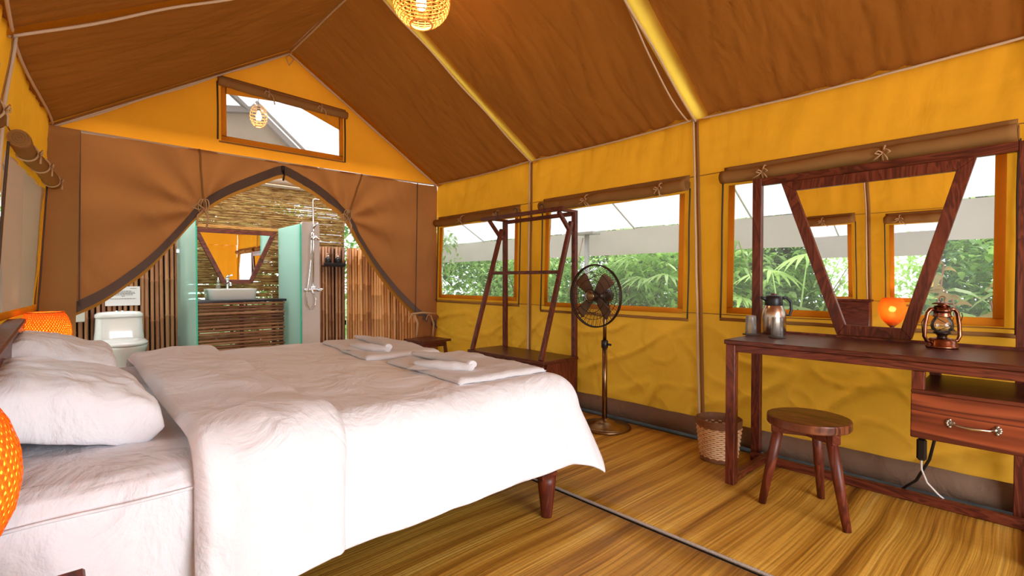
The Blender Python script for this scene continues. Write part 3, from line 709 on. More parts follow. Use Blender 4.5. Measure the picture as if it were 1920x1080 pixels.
# right wall in two lengths
m = MB(); m.box((2.05, 6.40, .5), (2.86, 6.43, .56)); m.box((2.05, 6.40, 1.3), (2.86, 6.43, 1.36)); m.box((2.05, 6.435, ZB), (2.86, 6.45, 1.50))
bw2 = m.build('wall_bathroom_back', 'backdark', kind='structure')
pole_row(bw2, (2.06, 6.365, 0), (2.80, 6.365, 0), ZB + .003, 1.53, .042, .019, 'bam_dark', 2)
m = MB(); a, b = V((2.86, 6.33, 0)), V((3.46, 5.16, 0)); nrm = V((.89, .456, 0))
for z in (.5, 1.3): m.bar(a + nrm * .055 + V((0, 0, z)), b + nrm * .055 + V((0, 0, z)), .02, .05)
m.bar(a + nrm * .08 + V((0, 0, .8)), b + nrm * .08 + V((0, 0, .8)), .012, 1.4, bev=0)
bw3 = m.build('wall_bathroom_right', 'backdark', kind='structure')
pole_row(bw3, tuple(a), tuple(b), ZB + .003, 1.52, .0415, .0205, 'bam_gold', 3)

# reed screen above, all round the back
def reed_screen(x0, x1, z0, z1, y, nm, lab):
    rnd = random.Random(int(x0 * 100)); m = MB(); z = z0
    while z < z1:
        h = rnd.uniform(.007, .016); x = x0
        while x < x1:
            L = rnd.uniform(.25, 1.0); xe = min(x1, x + L)
            if rnd.random() > .11:
                yy = y + rnd.uniform(-.006, .006); t = rnd.uniform(-.003, .003)
                m.add([(x, yy, z), (xe, yy, z + t), (xe, yy - .004, z + h / 2 + t), (x, yy - .004, z + h / 2), (xe, yy, z + h + t), (x, yy, z + h)], [(0, 1, 2, 3), (3, 2, 4, 5)])
            x = xe + rnd.uniform(0, .02)
        z += h + (rnd.uniform(.0, .0015) if rnd.random() > .10 else rnd.uniform(.001, .004))
    o = m.build(nm, 'reed', label=lab, cat='screen')
    return o
t = thing('reed_screen', (1.9, 6.50, .1), 'thin split-reed screen with light showing through, behind the basin and shower', 'screen')
def reeds_into(x0, x1, z0, z1, y):
    o = reed_screen(x0, x1, z0, z1, y, 'reeds', None)
    if 'category' in o: del o['category']
    o['kind'] = 'stuff'; loc = o.location.copy(); o.parent = t; o.location = loc - V(t.location); return o
reeds_into(1.0, 2.88, .10, 2.24, 6.50); reeds_into(1.001, 2.87, .105, 2.23, 6.475)
m = MB()
for x in (1.05, 1.5, 1.97, 2.46, 2.86): m.box((x, 6.515, .1), (x + .014, 6.53, 2.25))
m.build('upright', 'bark', t)
t2 = thing('canvas_roll', (1.9, 6.42, 2.24), 'pinkish canvas roll lashed along the top edge of the reed screen', 'canvas')
m = MB(); m.tube([(.9, 6.42, 2.33), (1.9, 6.42, 2.335), (3.0, 6.42, 2.33)], .075, 14); m.build('roll', 'beige', t2)
m = MB(); m.tube([(.9, 6.38, 2.255), (2.0, 6.38, 2.25), (3.0, 6.38, 2.245)], .008, 6); m.build('cord', 'rope', t2)

# timber frame around the vanity bay (yellowish beam and post)
M['ywood'] = wood('yellow_timber', (.50, .24, .05), (.36, .16, .03), (.58, .30, .08), 'X', .5)
t = thing('timber_frame', (1.5, 6.25, .1), 'yellowish timber beam and posts framing the basin mirror', 'frame')
m = MB(); m.box((1.0, 6.16, 1.665), (2.0, 6.20, 1.70), .003); m.build('beam', 'ywood', t)
for x in (1.0, 1.945): m = MB(); m.box((x, 6.16, ZB), (x + .025, 6.20, 1.665), .003); m.build('post', 'ywood', t)

# vanity
t = thing('vanity_unit', (1.45, 5.93, ZB), 'bamboo-rod vanity cabinet with a black stone top under the white basin', 'cabinet')
m = MB(); m.box((.995, 5.80, .865), (1.90, 6.15, .892), .003); m.build('countertop', 'blackstone', t)
m = MB()
for x in (1.03, 1.44, 1.84): m.box((x, 5.84, ZB + .001), (x + .035, 5.875, .864))
for x in (1.03, 1.84): m.box((x, 6.10, ZB + .001), (x + .035, 6.135, .864))
m.build('frame', 'woodx', t)
rnd = random.Random(5); meshes = [bam_mesh('bamboo_rod', .87, .0135, 'bam_rod', 'X', 4, 60 + k) for k in range(6)]
z = ZB + .03; k = 0
while z < .855:
    o = bpy.data.objects.new('bamboo_rod', rnd.choice(meshes)); col.objects.link(o); o.parent = t
    o.location = (1.005 - 1.45 + rnd.uniform(-.006, .006), 5.815 - 5.93 + rnd.uniform(-.003, .003), z - ZB); o.rotation_euler = (rnd.uniform(0, 6), rnd.uniform(-.006, .006), 0); z += .0345; k += 1
# basin
t = thing('wash_basin', (1.38, 5.95, .892), 'white rectangular ceramic wash basin on the black vanity top', 'basin')
m = MB()
def rrect(hx, hy, r, n=5):
    out = []
    for cx, cy, a0 in ((hx - r, hy - r, 0), (-hx + r, hy - r, pi / 2), (-hx + r, -hy + r, pi), (hx - r, -hy + r, 1.5 * pi)):
        for k in range(n + 1): a = a0 + pi / 2 * k / n; out.append((cx + r * cos(a), cy + r * sin(a)))
    return out
def rings(m, levels, c, n=5):
    vs = []; P = 4 * (n + 1)
    for hx, hy, r, z in levels: vs += [(c[0] + x, c[1] + y, c[2] + z) for x, y in rrect(hx, hy, r, n)]
    fs = [(i * P + k, i * P + (k + 1) % P, (i + 1) * P + (k + 1) % P, (i + 1) * P + k) for i in range(len(levels) - 1) for k in range(P)]
    fs += [tuple(reversed(range(P))), tuple((len(levels) - 1) * P + k for k in range(P))]
    m.add(vs, fs, True)
rings(m, [(.215, .125, .04, .001), (.222, .13, .045, .004), (.232, .138, .05, .10), (.236, .142, .05, .112), (.228, .134, .05, .114), (.215, .122, .045, .10), (.20, .11, .04, .03), (.10, .06, .03, .022)], (1.38, 5.97, .892))
m.build('bowl', 'ceramic', t)
t = thing('basin_tap', (1.385, 6.05, .892), 'small chrome mixer tap rising behind the wash basin', 'tap')
m = MB(); m.lathe([(.022, 0), (.022, .01), (.014, .02), (.014, .19), (.018, .2), (.018, .225), (.0, .23)], (1.385, 6.125, .892), 14); m.build('body', 'chrome', t)
m = MB(); m.tube([(1.385, 6.125, 1.06), (1.385, 6.05, 1.075), (1.385, 5.99, 1.06), (1.385, 5.985, 1.04)], .011, 10); m.build('spout', 'chrome', t)
m = MB(); m.tube([(1.385, 6.125, 1.12), (1.40, 6.10, 1.145), (1.425, 6.07, 1.155)], [.012, .008, .006], 8); m.build('lever', 'chrome', t)
t = thing('soap_bottle', (1.29, 6.09, .892), 'small clear soap bottle beside the basin tap', 'bottle')
m = MB(); m.lathe([(0, .001), (.022, .001), (.023, .15), (.012, .17), (.012, .19)], (1.29, 6.10, .892), 12); m.build('body', 'tumbler', t)
m = MB(); m.lathe([(.013, .185), (.013, .205), (.006, .21), (.006, .235), (0, .236)], (1.29, 6.10, .892), 10); m.build('cap', 'chrome', t)

# V-shaped mirror frames (shared builder): plane across 'ax'
def v_mirror(t, top0, top1, bot0, bot1, w, dep, to3, nmat_):
    """outline corners in plane (u,z); w frame width; to3(u,z,d)->xyz, d towards the viewer"""
    O = [V((*top0, 0)), V((*top1, 0)), V((*bot1, 0)), V((*bot0, 0))]
    cen = sum(O, V()) / 4
    def inset(P, d):
        out = []
        for i in range(4):
            a, b, c_ = P[i - 1], P[i], P[(i + 1) % 4]
            def line(p, q):
                e = (q - p).normalized(); nn = V((-e.y, e.x, 0))
                if nn.dot(cen - p) < 0: nn = -nn
                return p + nn * d, e
            p1, e1 = line(a, b); p2, e2 = line(b, c_)
            den = e1.x * e2.y - e1.y * e2.x; s_ = ((p2.x - p1.x) * e2.y - (p2.y - p1.y) * e2.x) / den; out.append(p1 + e1 * s_)
        return out
    I = inset(O, w)
    for i in range(4):
        j = (i + 1) % 4; m = MB()
        c8 = []
        for d in (0, dep):
            for P in (O, I):
                for k in (i, j): c8.append(V(to3(P[k].x, P[k].y, d)))
        m.hexa(c8, .003)
        m.build('frame_rail', nmat_, t)
    m = MB(); I2 = inset(O, w - .008)
    m.add([to3(p.x, p.y, dep * .45) for p in I2] + [to3(p.x, p.y, dep * .3) for p in I2], [(0, 1, 2, 3), (7, 6, 5, 4), (0, 4, 5, 1), (1, 5, 6, 2), (2, 6, 7, 3), (3, 7, 4, 0)])
    m.build('mirror_glass', 'mirror', t)
t = thing('bathroom_mirror', (1.5, 6.15, 1.05), 'tapered wood-framed mirror hung above the wash basin', 'mirror')
v_mirror(t, (1.06, 1.655), (1.905, 1.655), (1.335, 1.06), (1.64, 1.06), .045, .03, lambda u, z, d: (u, 6.155 - d, z), 'woodx')

# glass partitions
def glass(x, y0, y1, z1, mt, lab, g=None):
    t = thing('glass_partition', (x, (y0 + y1) / 2, ZB), lab, 'partition')
    m = MB(); m.box((x, y0 + .012, ZB + .002), (x + .01, y1, z1)); m.build('pane', mt, t)
    m = MB(); m.box((x - .001, y0, ZB + .002), (x + .011, y0 + .011, z1)); m.build('polished_edge', 'glassedge', t)
    m = MB(); m.box((x - .008, y1 - .03, z1 - .30), (x + .018, y1 + .01, z1 - .26)); m.box((x - .008, y1 - .03, .5), (x + .018, y1 + .01, .54)); m.build('clamp', 'chrome', t)
glass(.955, 5.36, 6.34, 1.69, 'frostl', 'narrow pale frosted glass partition between the toilet and the vanity')
glass(1.925, 5.44, 6.15, 1.70, 'frost', 'wide pale teal frosted glass partition beside the shower column')

# shower column
t = thing('shower_column', (2.04, 5.47, ZB), 'white freestanding shower panel with rounded top corners', 'panel')
m = MB(); poly = [(1.945, ZB + .002), (2.135, ZB + .002)] + [(2.135 - .03 + .03 * cos(a), 1.73 - .03 + .03 * sin(a)) for a in (0, .4, .8, 1.2, pi / 2)] + [(1.945 + .03 - .03 * sin(a), 1.73 - .03 + .03 * cos(a)) for a in (0, .4, .8, 1.2, pi / 2)]
m.prism(poly, 5.45, 5.50, lambda x, y, z: (x, z, y)); m.build('panel', 'wallpanel', t)
t = thing('shower_set', (2.04, 5.43, .8), 'chrome shower rail with mixer, hose and hand shower on the white panel', 'shower')
m = MB(); m.tube([(2.055, 5.425, 1.0), (2.06, 5.425, 1.5), (2.062, 5.425, 1.965), (2.075, 5.42, 1.975), (2.18, 5.38, 1.955)], .0085, 9); m.build('rail', 'chrome', t)
m = MB(); m.lathe([(0, 0), (.035, 0), (.04, -.008), (0, -.012)], (2.19, 5.375, 1.955), 16); m.build('overhead_rose', 'chrome', t)
m = MB(); m.tube([(1.985, 5.42, .99), (2.13, 5.42, .99)], .017, 12); m.lathe([(0, -.022), (.02, -.022), (.02, .022), (0, .022)], (1.98, 5.42, .99), 12, 'X'); m.lathe([(0, -.022), (.02, -.022), (.02, .022), (0, .022)], (2.135, 5.42, .99), 12, 'X')
m.box((2.03, 5.41, .99), (2.075, 5.449, 1.03), .004); m.build('mixer', 'chrome', t)
m = MB(); m.tube([(2.055, 5.42, 1.62), (2.03, 5.39, 1.60), (2.02, 5.37, 1.54)], .010, 8); m.lathe([(0, 0), (.038, 0), (.042, .012), (.02, .03), (.01, .05)], (2.065, 5.375, 1.53), 14); m.tube([(2.02, 5.37, 1.55), (2.06, 5.37, 1.56)], .009, 8); m.tube([(2.07, 5.42, 1.70), (2.05, 5.40, 1.66), (2.10, 5.40, 1.72)], .009, 8); m.build('hand_shower', 'chrome', t)
hose = [(2.035, 5.40, .98)] + [(2.0 + .05 * cos(a) + .02, 5.39, .90 + .12 * sin(a)) for a in [0, -.6, -1.2, -1.9, -2.6, -3.3]] + [(1.985, 5.38, 1.05), (2.01, 5.37, 1.30), (2.02, 5.37, 1.54)]
m = MB(); m.tube(hose, .0055, 7); m.build('hose', 'chrome', t)

# shelf with two bottles on the bamboo wall
t = thing('soap_shelf', (2.62, 6.27, 1.27), 'small black wall shelf on the bamboo wall right of the shower', 'shelf')
m = MB(); m.box((2.50, 6.24, 1.27), (2.78, 6.34, 1.285), .002); m.build('board', 'black', t)
m = MB(); m.box((2.50, 6.235, 1.285), (2.78, 6.243, 1.32), .002); m.build('rail', 'black', t)
for x, lab in ((2.575, 'black pump bottle at the left end of the small wall shelf'), (2.705, 'black pump bottle at the right end of the small wall shelf')):
    t = thing('pump_bottle', (x, 6.29, 1.285), lab, 'bottle', 'black pump bottles on the shower shelf')
    m = MB(); m.lathe([(0, 0.001), (.034, 0.001), (.036, .08), (.030, .10), (.012, .11), (.012, .12), (0, .12)], (x, 6.29, 1.285), 14); m.build('body', 'black', t)
    m = MB(); m.tube([(x, 6.29, 1.40), (x, 6.29, 1.435), (x - .022, 6.28, 1.437)], .005, 7); m.lathe([(.013, .118), (.013, .128), (0, .130)], (x, 6.29, 1.285), 10); m.build('pump', 'chrome', t)

# toilet
tx, ty = .455, 5.98
t = thing('toilet', (tx, ty, ZB), 'white one-piece ceramic toilet against the dark bamboo wall', 'toilet')
m = MB()
def ell(rx, ry, cy, z, n=28, flat=0):
    out = []
    for k in range(n):
        a = 2 * pi * k / n; y = ry * sin(a)
        if y > 0: y *= .55
        out.append((tx + rx * cos(a), ty + cy + y, ZB + z))
    return out
levels = [(.125, .22, -.02, .001), (.125, .22, -.02, .06), (.11, .19, -.02, .14), (.135, .22, -.03, .22), (.175, .28, -.05, .32), (.190, .31, -.06, .37), (.192, .315, -.06, .395), (.17, .28, -.06, .395)]
n = 28; vs = []
for L in levels: vs += ell(*L)
m.add(vs, [(i * n + k, i * n + (k + 1) % n, (i + 1) * n + (k + 1) % n, (i + 1) * n + k) for i in range(len(levels) - 1) for k in range(n)] + [tuple((len(levels) - 1) * n + k for k in range(n))], True)
m.build('bowl', 'ceramic', t)
m = MB(); vs = ell(.188, .31, -.06, .40) + ell(.196, .32, -.06, .405) + ell(.196, .32, -.06, .418) + ell(.17, .28, -.05, .44) + ell(.09, .16, -.03, .448)
m.add(vs, [(i * n + k, i * n + (k + 1) % n, (i + 1) * n + (k + 1) % n, (i + 1) * n + k) for i in range(4) for k in range(n)] + [tuple(reversed(range(n))), tuple(4 * n + k for k in range(n))], True); m.build('seat_lid', 'ceramic', t)
m = MB(); rings(m, [(.195, .11, .06, .30), (.20, .115, .07, .38), (.188, .095, .06, .50), (.182, .085, .06, .62), (.18, .083, .06, .632)], (tx, ty + .25, ZB)); m.build('cistern', 'ceramic', t)
m = MB(); rings(m, [(.186, .09, .06, .634), (.190, .094, .07, .64), (.188, .092, .07, .665), (.165, .075, .06, .685), (.10, .045, .04, .692)], (tx, ty + .25, ZB)); m.build('cistern_lid', 'ceramic', t)
m = MB(); m.lathe([(0, .010), (.025, .008), (.028, 0)], (tx - .022, ty + .24, ZB + .690), 12, sx=.7); m.lathe([(0, .010), (.025, .008), (.028, 0)], (tx + .022, ty + .24, ZB + .690), 12, sx=.7); m.build('flush_button', 'chrome', t)
# notice
t = thing('notice_board', (.495, 6.335, .84), 'white printed notice on the bamboo wall above the toilet', 'sign')
m = MB(); m.box((.355, 6.334, .842), (.635, 6.340, 1.035)); m.build('card', 'paper', t)
rnd = random.Random(3); m = MB()
for z, a, b in ((1.013, .555, .608), (.985, .42, .565), (.972, .405, .59), (.960, .40, .595), (.948, .43, .575), (.934, .485, .51), (.908, .395, .60)):
    x = a
    while x < b:
        wd = rnd.uniform(.008, .022); m.box((x, 6.3325, z), (min(b, x + wd), 6.3335, z + .0055)); x += wd + .0035
m.build('printed_lines', 'ink', t, kind='stuff')
# paper holder + ring
t = thing('paper_holder', (.13, 6.27, .78), 'pale toilet roll box fixed to the bamboo wall left of the toilet', 'holder')
m = MB(); m.box((.09, 6.24, .70), (.20, 6.34, .80), .006); m.build('box', pmat('cream_plastic', (.62, .58, .50), .5), t)
m = MB(); m.tube([(.03 + .035 * cos(a), 6.30, .745 + .045 * sin(a)) for a in [2 * pi * k / 16 for k in range(16)]], .006, 7, closed=True); m.build('ring', 'pewter', t)

# ---------------------------------------------------------------- bed
BX0, BX1, BY0, BY1 = -.13, 1.74, 1.60, 3.72
t = thing('bed', ((BX0 + BX1) / 2, (BY0 + BY1) / 2, 0), 'large double bed with a white sheeted mattress on tapered wooden legs', 'bed')
m = MB(); m.box((BX0, BY0 + .03, .20), (BX1 - .02, BY1 - .03, .30), .006); m.build('bed_frame', 'wood', t)
for (x, y) in ((1.665, 1.665), (1.665, 3.62), (.0, 1.665), (.0, 3.62)):
    m = MB(); m.lathe([(0, 0.005), (.024, 0.005), (.026, .012), (.042, .16), (.043, .200), (0, .2)], (x, y - (.09 if y < 2 else 0), 0), 18)
    m.build('leg', 'woodz', t)
m = MB(); m.box((1.60, 1.54, .195), (1.70, 1.64, .215)); m.build('leg_bracket', 'wood', t)
m = MB(); m.box((-.20, 1.36, .12), (BX0 - .002, 3.88, .86), .008); m.box((-.205, 1.34, .86), (BX0 + .006, 3.90, .885), .006); m.build('headboard', 'wood', t)
m = MB()
def matf(u, v):
    # v wraps: near bottom -> near top -> far top -> far bottom
    x = BX0 + .01 + (BX1 - BX0 - .02) * u
    pr = [(BY0 - .02, .22), (BY0 - .03, .33), (BY0 - .035, .45), (BY0 - .03, .545), (BY0 - .005, .58), (BY0 + .04, .597), (BY0 + .15, .602), (BY0 + .5, .604), (2.66, .605), (BY1 - .5, .604), (BY1 - .1, .600), (BY1, .57), (BY1 + .01, .45), (BY1 + .01, .22)]
    k = v * (len(pr) - 1); i = min(int(k), len(pr) - 2); f_ = k - i
    y = pr[i][0] + (pr[i + 1][0] - pr[i][0]) * f_; z = pr[i][1] + (pr[i + 1][1] - pr[i][1]) * f_
    a = .007 * N(x * 5, y * 3 + z * 7, 2) + .004 * N(x * 14, (y + z) * 7, 6)
    if z < .56: y -= a * 1.3
    else: z += a * .6
    return (x, y, z)
m.sheet(60, 52, matf); mt = m.build('mattress_sheet', 'white', t); subsurf(mt)
m = MB(); m.tube([(BX0 + .02 + (BX1 - BX0 - .06) * i / 50, BY0 - .038 + .002 * N(i * .5, 0, 0), .540 + .004 * N(i * .2, 1, 0)) for i in range(51)], .0045, 6); m.build('piping', 'white', t)

# duvet
DX0, DX1, DY0, DY1 = .30, 1.765, 1.67, 3.62
def drape_pt(a, b, top, R=.10, flare=.16, hmax=.205, seed=3, amp=1.0):
    """a,b: flat coordinates along X and Y measured over the bed top; outside the bed they hang down"""
    dx = max(0, a - DX1); dy = (min(0, b - DY0)) + (max(0, b - DY1)); d = sqrt(dx * dx + dy * dy)
    x = min(a, DX1); y = min(max(b, DY0), DY1); z = top
    if d > 1e-6:
        ux, uy = dx / d, dy / d; R = .12 + .05 * ux * ux; flare = .12 + .32 * ux * ux + .25 * abs(ux * uy)
        Lq = R * pi / 2
        if d < Lq: th = d / R; out = R * sin(th); down = R * (1 - cos(th))
        else: out = R + (d - Lq) * flare; down = R + (d - Lq)
        s_along = a * 1.0 if abs(uy) > .5 else b
        rip = .016 * N(s_along * 4.5, down * 1.2, seed) * smooth(down / .25) * amp + .004 * N(s_along * 16, down * 3, seed + 1) * amp
        x += ux * (out + rip); y += uy * (out + rip); z -= down
    z += (.012 * N(a * 2.4, b * 2.2, seed + 5) + .005 * N(a * 7, b * 6, seed + 8)) * amp
    return V((x, y, z))
hang = .47
m = MB()
def duv(u, v):
    a = DX0 + (DX1 + hang + .02 - DX0) * u; b = DY0 - hang + (DY1 - DY0 + 2 * hang) * v
    # round off the corner cloth so the hem stays level
    dx = max(0, a - DX1); dy = min(0, b - DY0) + max(0, b - DY1); d = sqrt(dx * dx + dy * dy)
    lim = hang * (1.0 + .04 * N(a * 2, b * 2, 4))
    if d > lim and dx > 0 and dy != 0:
        k = (lim + (d - lim) * .50) / d
        a = DX1 + dx * k; b = (DY0 if dy < 0 else DY1) + dy * k
    p = drape_pt(a, b, .640)
    return p
m.sheet(84, 120, duv); duvet = m.build('duvet', 'white', label='white duvet draped over the foot of the bed down to the near side', cat='duvet'); solidify(duvet, .012); subsurf(duvet)
# folded-back band of the duvet (part of the duvet)
m = MB()
def band(u, v):
    b = DY0 - hang * .985 + (DY1 - DY0 + hang * 1.3) * v
    w0 = DX0 - .03 + .04 * (b - DY0) / 2; w1 = .70 + .05 * smooth((b - DY0) / 2) - .03 * smooth((DY0 - b) / .4)
    n_ = u * 10; th = .030
    a = w0 + (w1 - w0) * u
    p = drape_pt(a, b, .640, amp=1.2)
    lift = .034 + .012 * sin(pi * u) + .013 * N(a * 5 + b, b * 3, 12) + .006 * N(a * 14, b * 6, 15)
    nrm_ = V((0, 0, 1)) if DY0 <= b <= DY1 else (V((0, -cos(min(pi / 2, (DY0 - b) / .10)) * 0 - sin(min(pi / 2, (DY0 - b) / .10)), cos(min(pi / 2, (DY0 - b) / .10)))) if b < DY0 else V((0, sin(min(pi / 2, (b - DY1) / .1)), cos(min(pi / 2, (b - DY1) / .1)))))
    edge = min(u, 1 - u) * (w1 - w0)
    k = smooth(edge / .03)
    return p + nrm_ * (lift * (.10 + .90 * k ** .6))
m.sheet(44, 120, band); fb = m.build('fold_back', 'white', duvet); solidify(fb, .010); subsurf(fb)

# pillows
def pillow(cx, cy, cz, lx, ly, h, rx, ry, rz, lab, seed):
    m = MB(); nu, nv = 28, 36
    top = []; vs = []; fs = []
    R_ = Matrix.Rotation(rz, 3, 'Z') @ Matrix.Rotation(ry, 3, 'Y') @ Matrix.Rotation(rx, 3, 'X')
    for side in (1, -1):
        base = len(vs)
        for j in range(nv + 1):
            for i in range(nu + 1):
                u = i / nu * 2 - 1; v = j / nv * 2 - 1
                px = u * (1 - .09 * (1 - abs(v) ** 2) * abs(u) ** 3 + .0); py = v * (1 - .07 * (1 - abs(u) ** 2) * abs(v) ** 3)
                th = h / 2 * ((1 - u ** 4) * (1 - v ** 4)) ** .42 * (1 + .10 * N(u * 2, v * 2, seed))
                ed = 1 - max(abs(u), abs(v)) ** 6
                wr_ = (.010 * N(u * 4, v * 4, seed + side) + .014 * (1 - smooth(abs(N(u * 2.2 + v, v * 3.0, seed + 7)) / .2)) * max(abs(u), abs(v)) ** 2) * ed
                p = V((px * lx / 2, py * ly / 2, side * (th + wr_) + .010 * N(u * 7, v * 7, seed + 3) * max(abs(u), abs(v)) ** 3))
                if side < 0: p.z = max(p.z, -h * .33)
                vs.append(R_ @ p + V((cx, cy, cz)))
        for j in range(nv):
            for i in range(nu):
                q = [base + j * (nu + 1) + i, base + j * (nu + 1) + i + 1, base + (j + 1) * (nu + 1) + i + 1, base + (j + 1) * (nu + 1) + i]
                fs.append(tuple(q if side > 0 else reversed(q)))
    m.add(vs, fs, True); o = m.build('pillow', 'white', label=lab, cat='pillow', group='pillows at the head of the bed')
    md = o.modifiers.new('weld', 'WELD'); md.merge_threshold = .004; subsurf(o)
    return o
pillow(.015, 2.21, .700, .46, .74, .22, 0, radians(14), radians(2), 'nearer white pillow at the head of the bed, beside the big orange lamp', 5)
pillow(.005, 3.13, .705, .44, .78, .25, 0, radians(16), radians(-2), 'farther white pillow at the head of the bed, in front of the far lamp', 9)

# towels on the duvet
def towel(cx, cy, lx, ly, rz, lab, ends, seed=1):
    m = MB(); R_ = Matrix.Rotation(rz, 3, 'Z'); vs = []; L = []
    for hz, ins in ((0, .0), (.006, -.004), (.012, .0), (.0125, .0)):
        pass
    def f(u, v):
        x = (u - .5) * lx; y = (v - .5) * ly; e = min(min(u, 1 - u) * lx, min(v, 1 - v) * ly)
        zz = .018 * smooth(e / .022) ** .6 + .004 * N(x * 9, y * 9, seed) + .003 * N(x * 30, y * 25, seed)
        p = R_ @ V((x, y, 0)); q = drape_pt(cx + p.x, cy + p.y, .640, amp=1.0); return (cx + p.x + .004 * N(y * 12, x * 12, seed), cy + p.y + .004 * N(x * 12, y * 9, seed + 2), max(q.z, .636) + .010 + zz)
    m.sheet(44, 56, f)
    m2 = m.build('bath_towel', 'towel', label=lab, cat='towel', group='folded bath towels on the duvet'); solidify(m2, .012)
    m = MB(); v0 = V(ends[0])
    for k in (1, 2):
        e = V(ends[k]); nseg = 20; pts = []; rr = []; dd = (e - v0); pp = V((-dd.y, dd.x))
        for i in range(nseg + 1):
            t_ = i / nseg; q = v0 + dd * t_ + pp * (.05 * sin(t_ * pi) * (1 if k == 1 else -1))
            pts.append((q.x, q.y, .690 + (.016 if k == 2 else 0) * (1 - t_) + .004 * N(t_ * 6, k, seed)))
            rr.append(.014 + .016 * sin(pi * min(1, .15 + t_ * .85)) + .004 * N(t_ * 9, k, 0))
        b0 = len(m.v); m.tube(pts, rr, 12)
        for q in range(b0, len(m.v)): m.v[q].z = .690 + (m.v[q].z - .690) * .8
        # loose flap of cloth lying beside the roll
        m.sheet(14, 4, lambda u, v: (v0.x + dd.x * (.1 + .85 * u) + pp.x * (.28 * v * u) * (1 if k == 1 else -1), v0.y + dd.y * (.1 + .85 * u) + pp.y * (.28 * v * u) * (1 if k == 1 else -1), .684 - .012 * v + .003 * N(u * 6, v * 3, seed)))
    h = m.build('hand_towel', 'towel', label=lab.replace('flat folded white bath towel', 'V-folded white hand towel on the bath towel'), cat='towel', group='hand towels folded in a V'); 
    return h
towel(1.55, 2.07, .50, .74, radians(-4), 'flat folded white bath towel nearest the foot corner of the bed', ((1.44, 1.84), (1.31, 2.14), (1.47, 2.42)), seed=1)
towel(1.56, 3.02, .46, .92, radians(-7), 'flat folded white bath towel on the far half of the duvet', ((1.45, 2.66), (1.38, 3.02), (1.60, 3.42)), seed=6)

# ---------------------------------------------------------------- bedside tables and orange lamps
def nightstand(x0, x1, y0, y1, zt, lab):
    t = thing('bedside_table', ((x0 + x1) / 2, (y0 + y1) / 2, 0), lab, 'table', 'bedside tables')
    m = MB(); m.box((x0, y0, zt - .03), (x1, y1, zt), .004); m.build('top', 'wood', t)
    m = MB(); m.box((x0 + .02, y0 + .02, zt - .18), (x1 - .02, y1 - .02, zt - .031), .003); d = m.build('drawer_box', 'drawerwood', t)
    m = MB(); m.lathe([(0, .022), (.012, .02), (.008, .005), (.008, 0)], (x1 - .02, (y0 + y1) / 2, zt - .10), 10, 'X'); m.build('knob', 'pewter', d)
    for x in (x0 + .04, x1 - .04):
        for y in (y0 + .04, y1 - .04):
            m = MB(); m.lathe([(0, .005), (.014, .005), (.022, zt - .18), (0, zt - .18)], (x, y, 0), 12); m.build('leg', 'woodz', t)
nightstand(-.235, .035, .86, 1.25, .55, 'dark wooden bedside table at the near side of the bed, under the near lamp')
nightstand(-.17, .14, 3.95, 4.35, .55, 'dark wooden bedside table at the far side of the bed, under the far lamp')
def shade_r(t): # t 0 bottom..1 top
    pr = [(0, .034), (.10, .062), (.22, .090), (.38, .111), (.55, .120), (.72, .118), (.88, .104), (1, .085)]
    for (a, ra), (b, rb) in zip(pr, pr[1:]):
        if a <= t <= b: s_ = (t - a) / (b - a); return ra + (rb - ra) * s_
    return .085
def table_lamp(x, y, z, lab, e):
    t = thing('table_lamp', (x, y, z), lab, 'lamp', 'orange woven bedside lamps'); c = V((x, y, z))
    m = MB(); m.lathe([(0, 0.001), (.055, 0.001), (.058, .010), (.045, .018), (.022, .03), (.020, .045), (.030, .055), (.040, .062)], c, 20); m.build('foot', 'wood', t)
    zb, H_ = .060, .295
    m = MB(); m.lathe([(shade_r(k / 16) - .004, zb + H_ * k / 16) for k in range(17)], c, 32); m.build('liner', 'liner', t)
    m = MB(); nst = 54; K = 16
    for dr in (1, -1):
        for i in range(nst):
            a0 = 2 * pi * i / nst; vs = []
            for k in range(K + 1):
                q = k / K; a = a0 + dr * q * 1.5; r = shade_r(q) + .0015 * dr; da = .0046 / r
                for s_ in (-1, 1): vs.append(c + V((r * cos(a + s_ * da), r * sin(a + s_ * da), zb + H_ * q)))
            m.add(vs, [(2 * k, 2 * k + 1, 2 * k + 3, 2 * k + 2) for k in range(K)], True)
    for k in (0, 1): m.tube([c + V(((shade_r(k)) * cos(a), (shade_r(k)) * sin(a), zb + H_ * k)) for a in [2 * pi * j / 28 for j in range(28)]], .004, 6, closed=True)
    m.build('woven_shade', 'orange', t, kind='stuff')
    m = MB(); m.lathe([(0, .10), (.014, .10), (.014, .13), (.028, .155), (.03, .175), (.02, .20), (0, .208)], c, 14); m.build('bulb', 'bulb2', t)
    ld = bpy.data.lights.new('lamp_light', 'POINT'); ld.energy = e; ld.color = (1, .68, .32); ld.shadow_soft_size = .03
    lo = bpy.data.objects.new('lamp_light', ld); col.objects.link(lo); lo.parent = t; lo.location = (0, 0, .235)
table_lamp(-.165, 1.165, .55, 'orange woven goblet lamp on the near bedside table at the left edge', 2.2)
table_lamp(-.050, 4.10, .55, 'orange woven goblet lamp on the far bedside table behind the pillows', 2.2)

